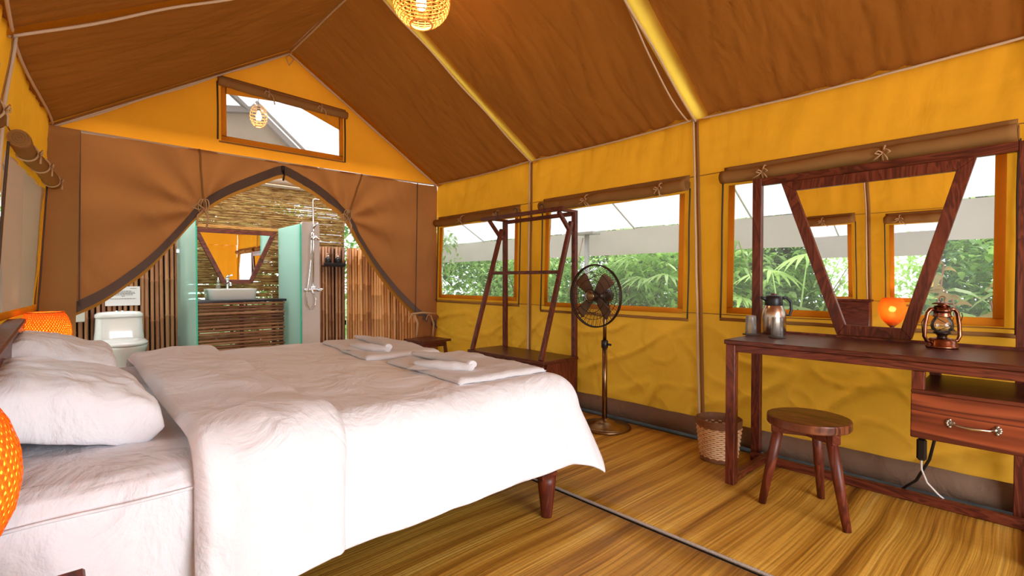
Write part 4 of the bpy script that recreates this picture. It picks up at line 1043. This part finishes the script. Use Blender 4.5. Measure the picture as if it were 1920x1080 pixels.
# ---------------------------------------------------------------- pendant lanterns
def pendant(x, y, z, R_, Hh, zc_top, lab, e, rings_n=17, ribs_n=22, gp='rattan pendant lanterns'):
    t = thing('pendant_lantern', (x, y, z), lab, 'lamp', gp); c = V((x, y, z))
    def pr(q): # q 0 bottom..1 top ; rounded cage
        a = -1.18 + q * 2.25; return R_ * cos(a), Hh * sin(a)
    m = MB()
    for k in range(rings_n):
        r, zz = pr(k / (rings_n - 1)); m.tube([c + V((r * cos(a), r * sin(a), zz)) for a in [2 * pi * j / 36 for j in range(36)]], .0042, 5, closed=True)
    m.build('rattan_hoops', 'rattan', t, kind='stuff')
    m = MB()
    for i in range(ribs_n):
        a = 2 * pi * i / ribs_n; m.tube([c + V((pr(q / 12)[0] * .985 * cos(a), pr(q / 12)[0] * .985 * sin(a), pr(q / 12)[1])) for q in range(13)], .0026, 4, caps=False)
    m.build('rattan_ribs', 'rattan', t, kind='stuff')
    r0, z0 = pr(0); m = MB(); m.tube([c + V((r0 * cos(a), r0 * sin(a), z0)) for a in [2 * pi * j / 32 for j in range(32)]], .008, 8, closed=True); m.build('rim', 'rattan', t)
    m = MB(); m.lathe([(0, -.055), (.022, -.05), (.032, -.02), (.03, .01), (.014, .045), (.014, .06), (0, .06)], c, 16); m.build('bulb', 'bulb', t)
    m = MB(); m.lathe([(.016, .06), (.018, .06), (.018, .11), (.004, .12)], c, 12); m.build('socket', 'black', t)
    m = MB(); m.tube([c + V((0, 0, .11)), V((x, y, zc_top))], .003, 6); m.build('cord', 'black', t)
    ld = bpy.data.lights.new('pendant_light', 'POINT'); ld.energy = e; ld.color = (1, .66, .28); ld.shadow_soft_size = .035
    lo = bpy.data.objects.new('pendant_light', ld); col.objects.link(lo); lo.parent = t; lo.location = (0, 0, -.09)
pendant(XR, 2.673, 2.83, .175, .155, ZR - .03, 'round glowing rattan lantern hanging from the tent ridge above the bed', 7)
pendant(1.78, 6.35, 3.03, .095, .135, flyz(1.78) - .03, 'small glowing openwork lantern seen through the gable window', 2, 9, 12)

# ---------------------------------------------------------------- clothes rack with luggage bench
t = thing('clothes_rack', (3.08, 3.25, 0), 'dark wooden clothes rack with a low luggage bench against the yellow wall', 'rack')
bx0, bx1, by0, by1 = 2.86, 3.29, 2.74, 3.74; zt = .445
m = MB(); m.box((bx0, by0, zt - .028), (bx1, by1, zt), .004); m.build('bench_top', 'woodtop', t)
m = MB(); m.box((bx0 + .06, by0 + .02, .10), (bx1 - .01, by0 + .04, zt - .029), .002); m.build('side_panel', 'woodz', t)
m = MB(); m.box((bx0 + .06, by1 - .04, .10), (bx1 - .01, by1 - .02, zt - .029), .002); m.build('side_panel', 'woodz', t)
m = MB(); m.box((bx0 + .02, by0 + .045, .10), (bx1 - .01, by1 - .045, .12), .002); m.build('bottom_shelf', 'wood', t)
m = MB(); poly = [(by0 + .02, zt - .03)] + [(by1 - .02, zt - .03)] + [(by1 - .02 - (by1 - by0 - .04) * k / 16, zt - .075 + .018 * sin(k / 16 * pi * 3) ** 2) for k in range(17)]
m.prism(poly, bx0 + .012, bx0 + .030, lambda a, b, c_: (c_, a, b)); m.build('scalloped_apron', 'wood', t)
m = MB(); m.box((bx1 - .03, by0 + .045, .12), (bx1 - .012, by1 - .045, zt - .03)); m.build('back_panel', 'wood', t)
for y in (by0 + .065, by1 - .065):
    m = MB(); m.bar((bx0 + .035, y, .0045), (bx0 + .035, y, zt - .03), .04, .04); m.build('leg', 'woodz', t)
xp = 3.305
for y in (2.80, 3.70):
    m = MB(); m.box((xp - .018, y - .022, .004), (xp + .020, y + .022, 1.70), .003); m.build('back_post', 'woodz', t)
    m = MB(); m.bar((bx0 + .03, y + .0, zt), (xp - .045, y, 1.60), .036, .036, up=(0, 1, 0)); m.build('slanted_leg', 'woodz', t)
    m = MB(); m.bar((3.085, y, 1.690), (xp + .02, y, 1.690), .035, .022); m.build('top_arm', 'woodx', t)
    m = MB(); m.bar((3.10, y, 1.675), (xp - .045, y, 1.50), .030, .030, up=(0, 1, 0)); m.build('brace', 'woodx', t)
m = MB(); m.box((3.06, 2.72, 1.672), (3.092, 3.78, 1.706), .003); m.build('front_rail', 'wood', t)
m = MB(); m.box((xp - .016, 2.822, 1.655), (xp + .012, 3.678, 1.69), .003); m.build('back_rail', 'wood', t)
xm = bx0 + .03 + (xp - .045 - bx0 - .03) * (1.165 - zt) / (1.60 - zt)
m = MB(); m.box((xm - .012, 2.82, 1.152), (xm + .014, 3.68, 1.182), .003); m.build('middle_rail', 'wood', t)
for y in (2.95, 3.28, 3.55):
    m = MB(); m.tube([(3.078, y, 1.708)] + [(3.078 - .024 + .024 * cos(a), y, 1.722 + .024 * sin(a)) for a in (-.3, .4, 1.1, 1.8, 2.5, 3.1)], .0035, 6); m.build('hook', 'black', t)

# corner stool-table
t = thing('side_table', (3.0, 4.63, 0), 'small square dark wooden side table in the far corner beside the door drape', 'table')
m = MB(); cx, cy, hw = 3.01, 4.66, .185; an = radians(4)
poly = [(cx + hw * 1.0 * (cos(an + k * pi / 2 + pi / 4) * 1.414), cy + hw * (sin(an + k * pi / 2 + pi / 4) * 1.414)) for k in range(4)]
m.prism(poly, .428, .452); m.build('top', 'woodtop', t)
m = MB()
for k in range(4):
    a = an + k * pi / 2 + pi / 4; b = an + (k + 1) * pi / 2 + pi / 4
    m.bar((cx + .19 * cos(a), cy + .19 * sin(a), .40), (cx + .19 * cos(b), cy + .19 * sin(b), .40), .016, .05)
m.build('apron', 'woodx', t)
for k in range(4):
    a = an + k * pi / 2 + pi / 4; m = MB(); m.bar((cx + .19 * cos(a), cy + .19 * sin(a), .428), (cx + .235 * cos(a), cy + .235 * sin(a), .005), .032, .032); m.build('leg', 'woodz', t)

# ---------------------------------------------------------------- fan
fx, fy = 2.99, 2.24
t = thing('pedestal_fan', (fx, fy, 0), 'antique bronze pedestal fan with round wire cage standing by the yellow wall', 'fan')
m = MB(); m.lathe([(0, .001 + .004), (.185, .005), (.195, .012), (.190, .022), (.16, .030), (.09, .040), (.075, .052), (.05, .062), (.026, .068), (.022, .075), (.0, .075)], (fx, fy, 0), 40); m.build('base', 'bronze', t)
m = MB(); m.tube([(fx, fy, .07), (fx, fy, .60)], .019, 18); m.build('outer_pole', 'bronze', t)
m = MB(); m.lathe([(.019, .595), (.025, .60), (.025, .65), (.019, .655)], (fx, fy, 0), 18); m.tube([(fx, fy - .02, .625), (fx, fy - .055, .625)], .009, 8); m.build('height_collar', 'black', t)
m = MB(); m.tube([(fx, fy, .65), (fx, fy, .90)], .0135, 16); m.build('inner_pole', 'bronze', t)
hz = .985; xo = fx - .115
m = MB(); m.lathe([(0, .10), (.035, .095), (.052, .07), (.056, .02), (.05, -.06), (.02, -.08), (.0, -.08)], (fx - .03, fy, hz), 22, 'X'); m.tube([(fx + .01, fy, .89), (fx + .02, fy, .93), (fx + .01, fy, .96)], .024, 12); m.build('motor', 'cage', t)
m = MB()
R_ = .225
def circ(r, x, n=48): return [(x, fy + r * cos(a), hz + r * sin(a)) for a in [2 * pi * j / n for j in range(n)]]
m.tube(circ(R_, xo - .01), .0055, 7, closed=True); m.tube(circ(R_ - .001, xo + .008), .0045, 7, closed=True); m.build('cage_rim', 'cage', t)
m = MB(); m.tube(circ(.12, xo - .048), .0022, 5, closed=True); m.tube(circ(.045, xo - .062), .003, 6, closed=True); m.tube(circ(.17, xo - .035), .002, 5, closed=True); m.tube(circ(.15, xo + .05), .0022, 5, closed=True)
for i in range(72):
    a = 2 * pi * i / 72
    fr_ = [(.045, -.062), (.09, -.056), (.14, -.044), (.19, -.028), (R_, -.010)]
    bk_ = [(.05, .065), (.12, .058), (.18, .04), (R_, .008)]
    m.tube([(xo + dx, fy + r * cos(a + (r - .045) * 2.2), hz + r * sin(a + (r - .045) * 2.2)) for r, dx in fr_], .0014, 3, caps=False)
    if i % 2 == 0: m.tube([(xo + dx, fy + r * cos(a - r * 1.5), hz + r * sin(a - r * 1.5)) for r, dx in bk_], .0014, 3, caps=False)
m.build('cage_wires', 'cage', t, kind='stuff')
m = MB(); m.lathe([(0, -.068), (.030, -.067), (.036, -.062), (.036, -.055), (0, -.055)], (xo, fy, hz), 22, 'X'); m.build('cage_badge', 'bronze', t)
m = MB(); m.lathe([(0, -.035), (.03, -.03), (.036, -.01), (.036, .01), (0, .012)], (xo, fy, hz), 18, 'X'); m.build('hub', 'cage', t)
for k in range(4):
    a0 = radians(42 + 90 * k); m = MB()
    def bl(u, v):
        r = .032 + .158 * u; wd = (.022 + .042 * u ** .7) * (1 - .25 * smooth((u - .85) / .15)); s_ = (v - .5) * 2 * wd
        tw = .5; px = -.012 + s_ * sin(tw) * .55; ps = s_ * cos(tw) + .012 * u
        return (xo + px, fy + r * cos(a0) - ps * sin(a0), hz + r * sin(a0) + ps * cos(a0))
    m.sheet(10, 6, bl); solidify(m.build('blade', 'blade', t), .002)
m = MB(); m.tube([(fx - .02, fy + .18, .012), (2.95, fy + .32, .006), (3.02, fy + .44, .006), (3.2, fy + .50, .006)], .0035, 6); m.build('power_cord', 'black', t)
t = thing('cable_adapter', (3.18, 2.74, 0), 'small black plug block on the floor behind the pedestal fan', 'adapter')
m = MB(); m.box((3.19, 2.70, -.006), (3.23, 2.78, .018), .003); m.build('block', 'black', t)

# ---------------------------------------------------------------- waste basket
M['cane'] = pmat('pale_cane', (.80, .48, .24), .6, c2=(.88, .60, .34), scale=40)
M['canedk'] = pmat('brown_cane', (.22, .085, .035), .6, c2=(.28, .12, .05), scale=60)
bx_, by_ = 2.975, 1.37
t = thing('waste_basket', (bx_, by_, .005), 'round woven cane waste basket with brown rim behind the desk leg', 'basket')
def br(z): return .098 + .030 * (z / .255)
m = MB(); nst = 34; K = 15
for k in range(K):
    z = .030 + (.205 - .030) * k / (K - 1)
    m.tube([(bx_ + (br(z) + .0055 * (1 if (j + k) % 2 else -1)) * cos(2 * pi * j / nst), by_ + (br(z) + .0055 * (1 if (j + k) % 2 else -1)) * sin(2 * pi * j / nst), .005 + z) for j in range(nst)], .0062, 5, closed=True)
m.build('weave', 'cane', t, kind='stuff')
m = MB(); m.lathe([(br(z) - .006, .005 + z) for z in (.005, .1, .2, .25)], (bx_, by_, 0), 40); m.lathe([(0, .010), (.095, .010)], (bx_, by_, 0), 40); m.build('inner_wall', 'canedk', t)
for z0, z1, nm in ((.001, .030, 'foot_band'), (.205, .255, 'rim_band')):
    m = MB(); kk = 5 if z0 < .1 else 9
    for k in range(kk):
        z = z0 + .004 + (z1 - z0 - .008) * k / (kk - 1)
        m.tube([(bx_ + (br(z) + .002 + .002 * ((j + k) % 2)) * cos(2 * pi * j / nst), by_ + (br(z) + .002 + .002 * ((j + k) % 2)) * sin(2 * pi * j / nst), .005 + z) for j in range(nst)], .0040, 5, closed=True)
    m.build(nm, 'canedk', t)

# ---------------------------------------------------------------- stool
sx_, sy_ = 2.615, .775
t = thing('stool', (sx_, sy_, 0), 'round dark rosewood stool with three splayed legs in front of the desk', 'stool')
m = MB(); m.lathe([(0, .414), (.166, .414), (.1725, .4155), (.1755, .420), (.1755, .449), (.1735, .4535), (.168, .455), (0, .4555)], (sx_, sy_, 0), 56, smooth=False); m.build('seat', wood('stool_seat_wood', (.16, .045, .018), (.06, .014, .008), (.24, .075, .03), 'Y', .3, 1.6), t)
feet = [(2.548, .955), (2.822, .775), (2.520, .590)]
for (x, y) in feet:
    d = V((x - sx_, y - sy_, 0)).normalized(); a = V((sx_, sy_, .412)) + d * .118; b = V((x, y, .005))
    m = MB(); m.tube([b, b.lerp(a, .5), a], [.017, .023, .024], 12); m.build('leg', 'woodz', t)
    m = MB(); m.bar(V((sx_, sy_, .389)) - d * .01, V((sx_, sy_, .389)) + d * .155, .046, .049, bev=.004); m.build('seat_bearer', 'woodx', t)

# ---------------------------------------------------------------- desk
t = thing('desk', (2.95, .6, 0), 'long dark rosewood writing desk with a hanging drawer and tall back frame', 'desk')
DXF, DXB, DYL, DYR = 2.645, 3.255, 1.195, -.12; DZ = .78
m = MB(); m.box((DXF, DYR, DZ - .024), (DXB - .04, DYL, DZ), .004); m.build('desktop', 'woodtop', t)
m = MB(); m.box((DXF + .012, DYR, DZ - .062), (DXF + .030, DYL - .055, DZ - .025), .002); m.build('front_rail', 'wood', t)
m = MB(); m.box((DXB - .05, DYR, DZ - .062), (DXB - .03, DYL - .04, DZ - .025), .002); m.build('back_rail', 'wood', t)
m = MB(); m.box((DXB - .040, DYR, DZ - .02), (DXB - .012, DYL - .005, DZ + .012), .003); m.build('back_ledge', 'wood', t)
for (x, y, zt_, nm) in ((DXF + .025, DYL - .035, DZ - .025, 'leg'), (DXF + .025, DYR + .01, DZ - .025, 'leg')):
    m = MB(); m.box((x - .024, y - .024, .004), (x + .024, y + .024, zt_), .003); m.build(nm, 'woodz', t)
for y in (1.262, .085):
    m = MB(); m.box((DXB - .010, y - .027, .004), (DXB + .030, y + .027, 1.735), .003); m.build('back_post', 'woodz', t)
m = MB(); m.box((DXB - .008, .112, 1.69), (DXB + .028, 1.235, 1.735), .003); m.build('top_rail', 'wood', t)
m = MB(); m.box((3.10, -.02, .005), (3.135, 1.235, .050), .003); m.build('floor_stretcher', 'wood', t)
for y in (1.165, .02):
    m = MB(); m.box((DXF + .05, y - .018, .006), (DXB - .012, y + .018, .046), .003); m.build('side_stretcher', 'woodx', t)
m = MB(); m.box((DXB - .045, 1.19, .72), (DXB - .006, 1.235, .76), .002); m.build('side_rail', 'woodx', t)
# hanging drawer
m = MB(); m.box((DXF + .012, DYR + .02, .624), (3.16, .40, .640), .002); m.build('drawer_shelf', 'woodtop', t)
m = MB(); m.box((DXF + .025, DYR + .03, .445), (3.15, .390, .6235), .002); m.build('drawer_box', 'wood', t)
m = MB(); m.box((DXF + .008, DYR + .02, .438), (DXF + .0245, .400, .6235), .003); dr = m.build('drawer_front', 'drawerwood', t)
for x, y in ((DXF + .035, .378), (3.13, .378)):
    m = MB(); m.box((x - .020, y - .021, .6405), (x + .020, y + .021, DZ - .063), .002); m.build('hanger_post', 'woodz', t)
m = MB(); yc = .205; zc = .522; xf_ = DXF + .006
m.tube([(xf_ - .004, yc + .058, zc), (xf_ - .020, yc + .048, zc - .002), (xf_ - .026, yc, zc - .004), (xf_ - .020, yc - .048, zc - .002), (xf_ - .004, yc - .058, zc)], [.004, .004, .007, .004, .004], 10)
for s_ in (-1, 1):
    for a in (-1.1, -.5, 0, .5, 1.1):
        m.lathe([(0, -.004), (.006, -.002), (.005, .003), (0, .005)], (xf_ - .001, yc + s_ * (.062 + .016 * cos(a)), zc + .016 * sin(a)), 8, 'X')
    m.lathe([(0, -.006), (.010, -.002), (.009, .003), (0, .004)], (xf_, yc + s_ * .062, zc), 10, 'X')
m.build('handle', 'pewter', dr)

# trapezoid mirror standing on the desk
t = thing('desk_mirror', (3.225, .65, DZ), 'V-shaped trapezoid mirror in a rosewood frame standing on the desk', 'mirror')
v_mirror(t, (1.112, 1.685), (.250, 1.685), (.815, .794), (.485, .794), .056, .028, lambda u, z, d: (3.243 - d, u, z), 'woodz')

# things on the desk
def at_desk(px, py): # pixel to desk top point
    Fv = V((sin(YAW) * cos(PITCH), cos(YAW) * cos(PITCH), -sin(PITCH))); Rv = V((cos(YAW), -sin(YAW), 0)); Uv = Rv.cross(Fv)
    d = Fv + Rv * (px - 960) / F_PX - Uv * (py - 540) / F_PX; k = (DZ - 1.1) / d.z; return V((0, 0, 1.1)) + d * k
p = V((3.135, 1.118, DZ)); cx, cy = p.x, p.y
t = thing('thermal_carafe', (cx, cy, DZ), 'brushed steel thermal carafe with black lid and handle on the desk', 'carafe')
m = MB(); m.lathe([(0, .001), (.062, .001), (.066, .008), (.067, .10), (.062, .135), (.050, .165), (.046, .172)], p, 32); m.build('body', 'steel', t)
m = MB(); m.lathe([(.047, .168), (.049, .172), (.047, .212), (.042, .224), (.030, .230), (0, .231)], p, 28); m.build('lid', 'black', t)
vd = V((.728, -.686, 0))
m = MB(); m.tube([p - vd * .04 + V((0, 0, .205)), p - vd * .062 + V((0, 0, .212)), p - vd * .078 + V((0, 0, .218))], [.016, .010, .007], 10); m.build('spout', 'black', t)
m = MB(); m.tube([p + vd * .035 + V((0, 0, .212)), p + vd * .075 + V((0, 0, .215)), p + vd * .100 + V((0, 0, .19)), p + vd * .104 + V((0, 0, .14)), p + vd * .092 + V((0, 0, .108)), p + vd * .075 + V((0, 0, .112)), p + vd * .055 + V((0, 0, .150))], [.010, .009, .008, .008, .007, .006, .006], 10); m.build('handle', 'black', t)
m = MB(); m.box(p + V((-.012, -.012, .229)), p + V((.02, .012, .240)), .003); m.build('thumb_button', pmat('dark_red_plastic', (.12, .01, .01), .3), t)
for i, (px, py, lab) in enumerate(((1408, 628, 'left of the carafe'), (1457, 633, 'in front of the carafe'))):
    q = at_desk(px, py)
    o = MB(); o.lathe([(0, 0), (.044, 0), (.046, .003), (.044, .006), (0, .006)], q + V((0, 0, .0005)), 30); o.build('coaster', 'darkzip', label='round dark coaster on the desk under the tumbler ' + lab, cat='coaster', group='coasters on the desk')
    o = MB(); o.lathe([(.030, 0), (.0315, .0), (.0275, .098), (.026, .106), (0, .108), (0, .104), (.0255, .100), (.030, .004), (.030, 0)], q + V((0, 0, .0072)), 28)
    g = o.build('tumbler', 'tumbler', label='upturned clear glass tumbler on a coaster ' + lab, cat='glass', group='upturned tumblers on the desk')

# hurricane lantern
q = V((2.90, .245, DZ)); 
q = at_desk(1766, 652); 
t = thing('hurricane_lantern', q, 'antique copper hurricane lantern with glass globe at the right of the desk', 'lantern')
S_ = 1.0
m = MB(); m.lathe([(0, .001), (.058, .001), (.062, .005), (.060, .010), (.055, .014), (.055, .034), (.046, .044), (.03, .048), (0, .048)], q, 30); m.build('tank', 'copper', t)
m = MB(); m.lathe([(.020, .046), (.018, .056), (.024, .064), (.034, .070), (.034, .075), (0, .076)], q, 20); m.build('burner', 'cage', t)
m = MB(); m.lathe([(.027, .075), (.040, .088), (.044, .105), (.040, .125), (.030, .143), (.026, .150)], q, 28); m.build('globe', 'globe', t)
m = MB(); m.lathe([(.034, .146), (.036, .150), (.033, .156), (.033, .172), (.036, .174), (.034, .178), (.030, .198), (.020, .200)], q, 26); m.build('chimney', 'copper', t)
m = MB(); m.lathe([(.018, .200), (.018, .207), (.040, .206), (.036, .211), (.016, .216), (0, .217)], q, 24); m.build('cap', 'copper', t)
for s_ in (-1, 1):
    m = MB(); m.tube([q + vd * (s_ * .045) + V((0, 0, .030)), q + vd * (s_ * .072) + V((0, 0, .034)), q + vd * (s_ * .083) + V((0, 0, .055)), q + vd * (s_ * .080) + V((0, 0, .11)), q + vd * (s_ * .070) + V((0, 0, .165)), q + vd * (s_ * .055) + V((0, 0, .182)), q + vd * (s_ * .032) + V((0, 0, .184))], .0085, 10); m.build('side_tube', 'copper', t)
m = MB(); fw = V((-.686, -.728, 0))
for s_ in (-1, 1):
    m.tube([q + vd * (s_ * .045) + V((0, 0, .080)) + fw * .02, q + fw * .046 + V((0, 0, .108)), q - vd * (s_ * .040) + V((0, 0, .142)) + fw * .015], .0016, 5)
m.tube([q + vd * .083 + V((0, 0, .11)), q + vd * .095 + V((0, 0, .15)), q + vd * .09 + V((0, 0, .165))], .002, 5)
m.tube([q + (vd * cos(a) + fw * sin(a)) * .046 + V((0, 0, .084)) for a in [2 * pi * j / 20 for j in range(20)]], .0016, 5, closed=True)
m.build('globe_guard', 'cage', t)
m = MB(); m.tube([q + vd * (.014 * cos(a)) + V((0, 0, .229 + .014 * sin(a))) for a in [-1.2 + (2 * pi - .7) * j / 14 for j in range(15)]], .0022, 6); m.build('top_ring', 'copper', t)
m = MB(); m.tube([q - vd * .085 + V((0, 0, .14)), q - vd * .096 + V((0, 0, .12)), q - vd * .09 + V((0, 0, .06))], .002, 5); m.build('bail', 'cage', t)

# cable hanging below the drawer
t = thing('power_cable', (3.0, .34, .1), 'black power cable with inline switch hanging below the desk drawer', 'cable')
m = MB(); m.tube([(3.02, .415, .45), (3.02, .414, .40), (3.02, .412, .345)], .006, 7); m.tube([(3.02, .362, .45), (3.02, .364, .36), (3.04, .385, .25), (3.09, .44, .12), (3.15, .51, .035), (3.20, .58, .010), (3.22, .68, .010)], .0065, 8); m.build('lead', 'black', t)
m = MB(); m.box((3.002, .392, .245), (3.030, .430, .350), .009); m.build('inline_switch', 'black', t)
m = MB(); m.tube([(3.018, .412, .25), (3.025, .412, .20), (3.06, .395, .13), (3.11, .36, .07), (3.155, .33, .03)], .0042, 7); m.build('white_lead', 'paper', t, label='white lead below the black switch')
# ---------------------------------------------------------------- planting outside
def leaf_verts(base, d, up, L, wd, droop=.25, n=3):
    d = d.normalized(); s_ = d.cross(up); s_ = s_.normalized() if s_.length > .01 else V((1, 0, 0)); u = s_.cross(d)
    vs = [base]; prof = [(.3, .85), (.6, .8), (.85, .4)]
    for q_, w_ in prof:
        c_ = base + d * (L * q_) - V((0, 0, 1)) * (droop * L * q_ * q_); vs += [c_ + s_ * wd * w_ / 2 + u * wd * .12, c_ - s_ * wd * w_ / 2 + u * wd * .12]
    vs.append(base + d * L - V((0, 0, 1)) * droop * L)
    fs = [(0, 2, 1), (1, 2, 4, 3), (3, 4, 6, 5), (5, 6, 7)]
    return vs, fs
def rdir(rnd, zmin=-.3, zmax=.9):
    a = rnd.uniform(0, 2 * pi); z = rnd.uniform(zmin, zmax); r = sqrt(max(0, 1 - z * z)); return V((r * cos(a), r * sin(a), z))
GZ = -.16
def shrub(nm, x, y, rx, ry, h, n_, L, wd, mats, lab, cat='shrub', seed=0, gp='shrubs outside the tent'):
    if cat == 'shrub': n_ = int(n_ * 2.2); wd *= 1.15
    rnd = random.Random(seed + 77); t = thing(nm, (x, y, GZ), lab, cat, gp)
    m = MB()
    for k in range(7):
        a = rnd.uniform(0, 6.28); e = V((x + rx * .6 * cos(a), y + ry * .6 * sin(a), GZ + h * rnd.uniform(.6, .95)))
        m.tube([V((x + .05 * cos(a), y + .05 * sin(a), GZ)), V((x, y, GZ)).lerp(e, .5) + V((0, 0, .1)), e], [.025, .014, .006], 5)
    m.build('stems', 'bark', t)
    share = n_ // len(mats)
    for mi, mt_ in enumerate(mats):
        m = MB()
        cl = [(V((rnd.gauss(0, .45), rnd.gauss(0, .45), rnd.uniform(.15, 1)))) for _ in range(max(6, share // 22))]
        for k in range(share):
            c_ = rnd.choice(cl); q_ = V((c_.x + rnd.gauss(0, .13), c_.y + rnd.gauss(0, .13), c_.z + rnd.gauss(0, .10)))
            q_.x = max(-1, min(1, q_.x)); q_.y = max(-1, min(1, q_.y)); b = V((x + q_.x * rx, y + q_.y * ry, GZ + max(.05, min(1.08, q_.z)) * h))
            vs, fs = leaf_verts(b, rdir(rnd), V((0, 0, 1)), L * rnd.uniform(.6, 1.25), wd * rnd.uniform(.7, 1.2), rnd.uniform(.1, .5)); m.add(vs, fs)
        m.build('foliage', mt_, t, kind='stuff')
    return t
far = [(10.6, 12.6, 1.8, 1.8, 4.2), (9.2, -1.5, 1.6, 1.6, 4.2), (9.4, 1.2, 1.6, 1.6, 4.4), (9.6, 3.6, 1.6, 1.6, 4.0), (9.6, 6.2, 1.8, 1.6, 4.2), (9.8, 9.2, 1.8, 1.8, 4.4), (7.0, 11.5, 2.0, 1.6, 4.4)]
dl = ['at the far left of the side windows', 'opposite the desk', 'beyond the window over the desk', 'beyond the window behind the fan', 'beyond the window behind the rack', 'far behind the bathroom corner', 'behind the bamboo wall corner']
for i, (x, y, rx, ry, h) in enumerate(far):
    shrub('dense_bush', x, y, rx * .92, ry * .80, h, 5200, .34, .13, ['leafd', 'leafd', 'leaf'], 'tall dark green bush in the back row, ' + dl[i], 'bush', i, 'tall bushes in the back row')
near = [(6.5, 5.9, .8, .8, 1.9, 1500, .13, .045, ['leaf', 'leafb'], 'light green shrub seen through the window behind the rack'),
        (6.7, 4.3, .75, .75, 1.9, 1500, .16, .06, ['leafb', 'leaf'], 'leafy green shrub seen through the rack and left of the fan'),
        (6.5, 2.95, .75, .7, 1.85, 1300, .20, .065, ['leafb', 'leaf'], 'broad leaved bright shrub seen right of the fan'),
        (7.6, 9.4, 1.1, 1.1, 2.1, 1500, .15, .05, ['leaf', 'leafb'], 'green shrub farthest along the side, past the bathroom'),
        (7.2, 7.4, .9, .9, 2.0, 1200, .15, .05, ['leaf', 'leafb'], 'green shrub beyond the far end of the side wall'),
        (7.4, 2.0, .7, .7, 1.8, 1100, .15, .05, ['leaf', 'leafd'], 'mid green shrub behind the palm'),
        (7.1, .6, .9, .8, 1.9, 1400, .16, .05, ['leafd', 'leaf'], 'darker green shrub behind the pink-tipped plant')]
for i, a in enumerate(near): shrub('shrub', *a, seed=20 + i, gp='shrubs along the side of the tent')
# right corner and behind the bathroom
shrub('shrub', 4.3, 7.6, .9, .8, 2.15, 2200, .16, .05, ['leafb', 'leafb', 'leaf'], 'bright green shrub above the golden bamboo wall', seed=41, gp='shrubs behind the bathroom')
shrub('shrub', 4.05, 5.75, .35, .3, .85, 500, .12, .04, ['leafb'], 'green fern-like shrub low in the gap beside the door drape', seed=42, gp='shrubs behind the bathroom')
shrub('shrub', 2.2, 8.6, 1.3, .7, 2.9, 1800, .18, .055, ['leafb', 'leaf'], 'green shrub behind the reed screen on the shower side', seed=43, gp='shrubs behind the bathroom')
shrub('shrub', .2, 8.8, 1.4, .7, 2.8, 1500, .18, .055, ['leafb', 'leaf'], 'green shrub behind the reed screen on the toilet side', seed=44, gp='shrubs behind the bathroom')
for i, (x, y) in enumerate(((-5.2, -1.5), (-5.4, 1.0), (-5.6, 3.6), (-5.6, 6.4))):
    shrub('shrub', x, y, 1.3, 1.4, 2.0, 1500, .20, .06, ['leafb', 'leaf'], 'pale green shrub left of the tent, ' + ['near the entrance', 'seen in the desk mirror', 'beyond the bed side window', 'beyond the far left window'][i], seed=50 + i, gp='shrubs left of the tent')
# palm with long leaflets (individual leaves)
def palm(x, y, lab, seed):
    rnd = random.Random(seed); t = thing('fan_palm', (x, y, GZ), lab, 'palm')
    for k in range(9):
        a = 2 * pi * k / 9 + rnd.uniform(-.2, .2); L = rnd.uniform(.75, 1.1); h = rnd.uniform(1.0, 1.65)
        o3 = V((x, y, GZ)); tip = o3 + V((cos(a) * .55 * L, sin(a) * .55 * L, h)); pts = [o3 + V((.03 * cos(a), .03 * sin(a), 0)), o3.lerp(tip, .5) + V((0, 0, .15)), tip]
        m = MB(); m.tube(pts, [.014, .010, .006], 6); st = m.build('leaf_stalk', 'leafb', t)
        for j in range(11):
            f_ = -1.25 + 2.5 * j / 10; dd = V((cos(a + f_), sin(a + f_), .25 - .25 * abs(f_)))
            m = MB(); vs, fs = leaf_verts(tip, dd, V((0, 0, 1)), .52 * (1 - .15 * abs(f_)), .055, .45); m.add(vs, fs); m.build('leaflet', rnd.choice(['leafb', 'leafb', 'leaf']), st)
palm(4.95, 1.62, 'fan palm with long drooping leaflets seen behind the carafe', 5)
palm(6.35, 3.55, 'fan palm with long drooping leaflets seen right of the rack', 8)
# pink-tipped long-leaved plants, each leaf a part
def pinkplant(x, y, h, lab, seed):
    rnd = random.Random(seed); t = thing('flowering_plant', (x, y, GZ), lab, 'plant', 'pink-tipped plants outside the desk window')
    for s_ in range(4):
        a = rnd.uniform(0, 6.28); tip = V((x + .22 * cos(a), y + .22 * sin(a), GZ + h * rnd.uniform(.75, 1))); base = V((x + .04 * cos(a), y + .04 * sin(a), GZ))
        m = MB(); m.tube([base, base.lerp(tip, .5) + V((.02, 0, 0)), tip], [.012, .009, .005], 6); st = m.build('stem', 'pinkstem', t)
        for k in range(20):
            q_ = .25 + .75 * k / 19; b = base.lerp(tip, q_); aa = k * 2.4; top_ = q_ > .93
            m = MB(); vs, fs = leaf_verts(b, V((cos(aa), sin(aa), .45 if not top_ else .9)), V((rnd.uniform(-1, 1), rnd.uniform(-1, 1), .5)).normalized(), rnd.uniform(.24, .36) * (.5 if top_ else 1), .055, .75); m.add(vs, fs)
            m.build('leaf', 'leafy' if q_ > .86 else rnd.choice(['leafb', 'leafb', 'leaf']), st)
for i, (x, y, h, lb) in enumerate(((4.55, .30, 1.50, 'pink-tipped long-leaved plant close to the glass beside the lantern'), (4.75, .08, 1.35, 'pink-tipped long-leaved plant right of the lantern near the frame post'), (4.9, .72, 1.40, 'pink-tipped long-leaved plant hidden partly by the V mirror'))):
    pinkplant(x, y, h, lb, 90 + i)
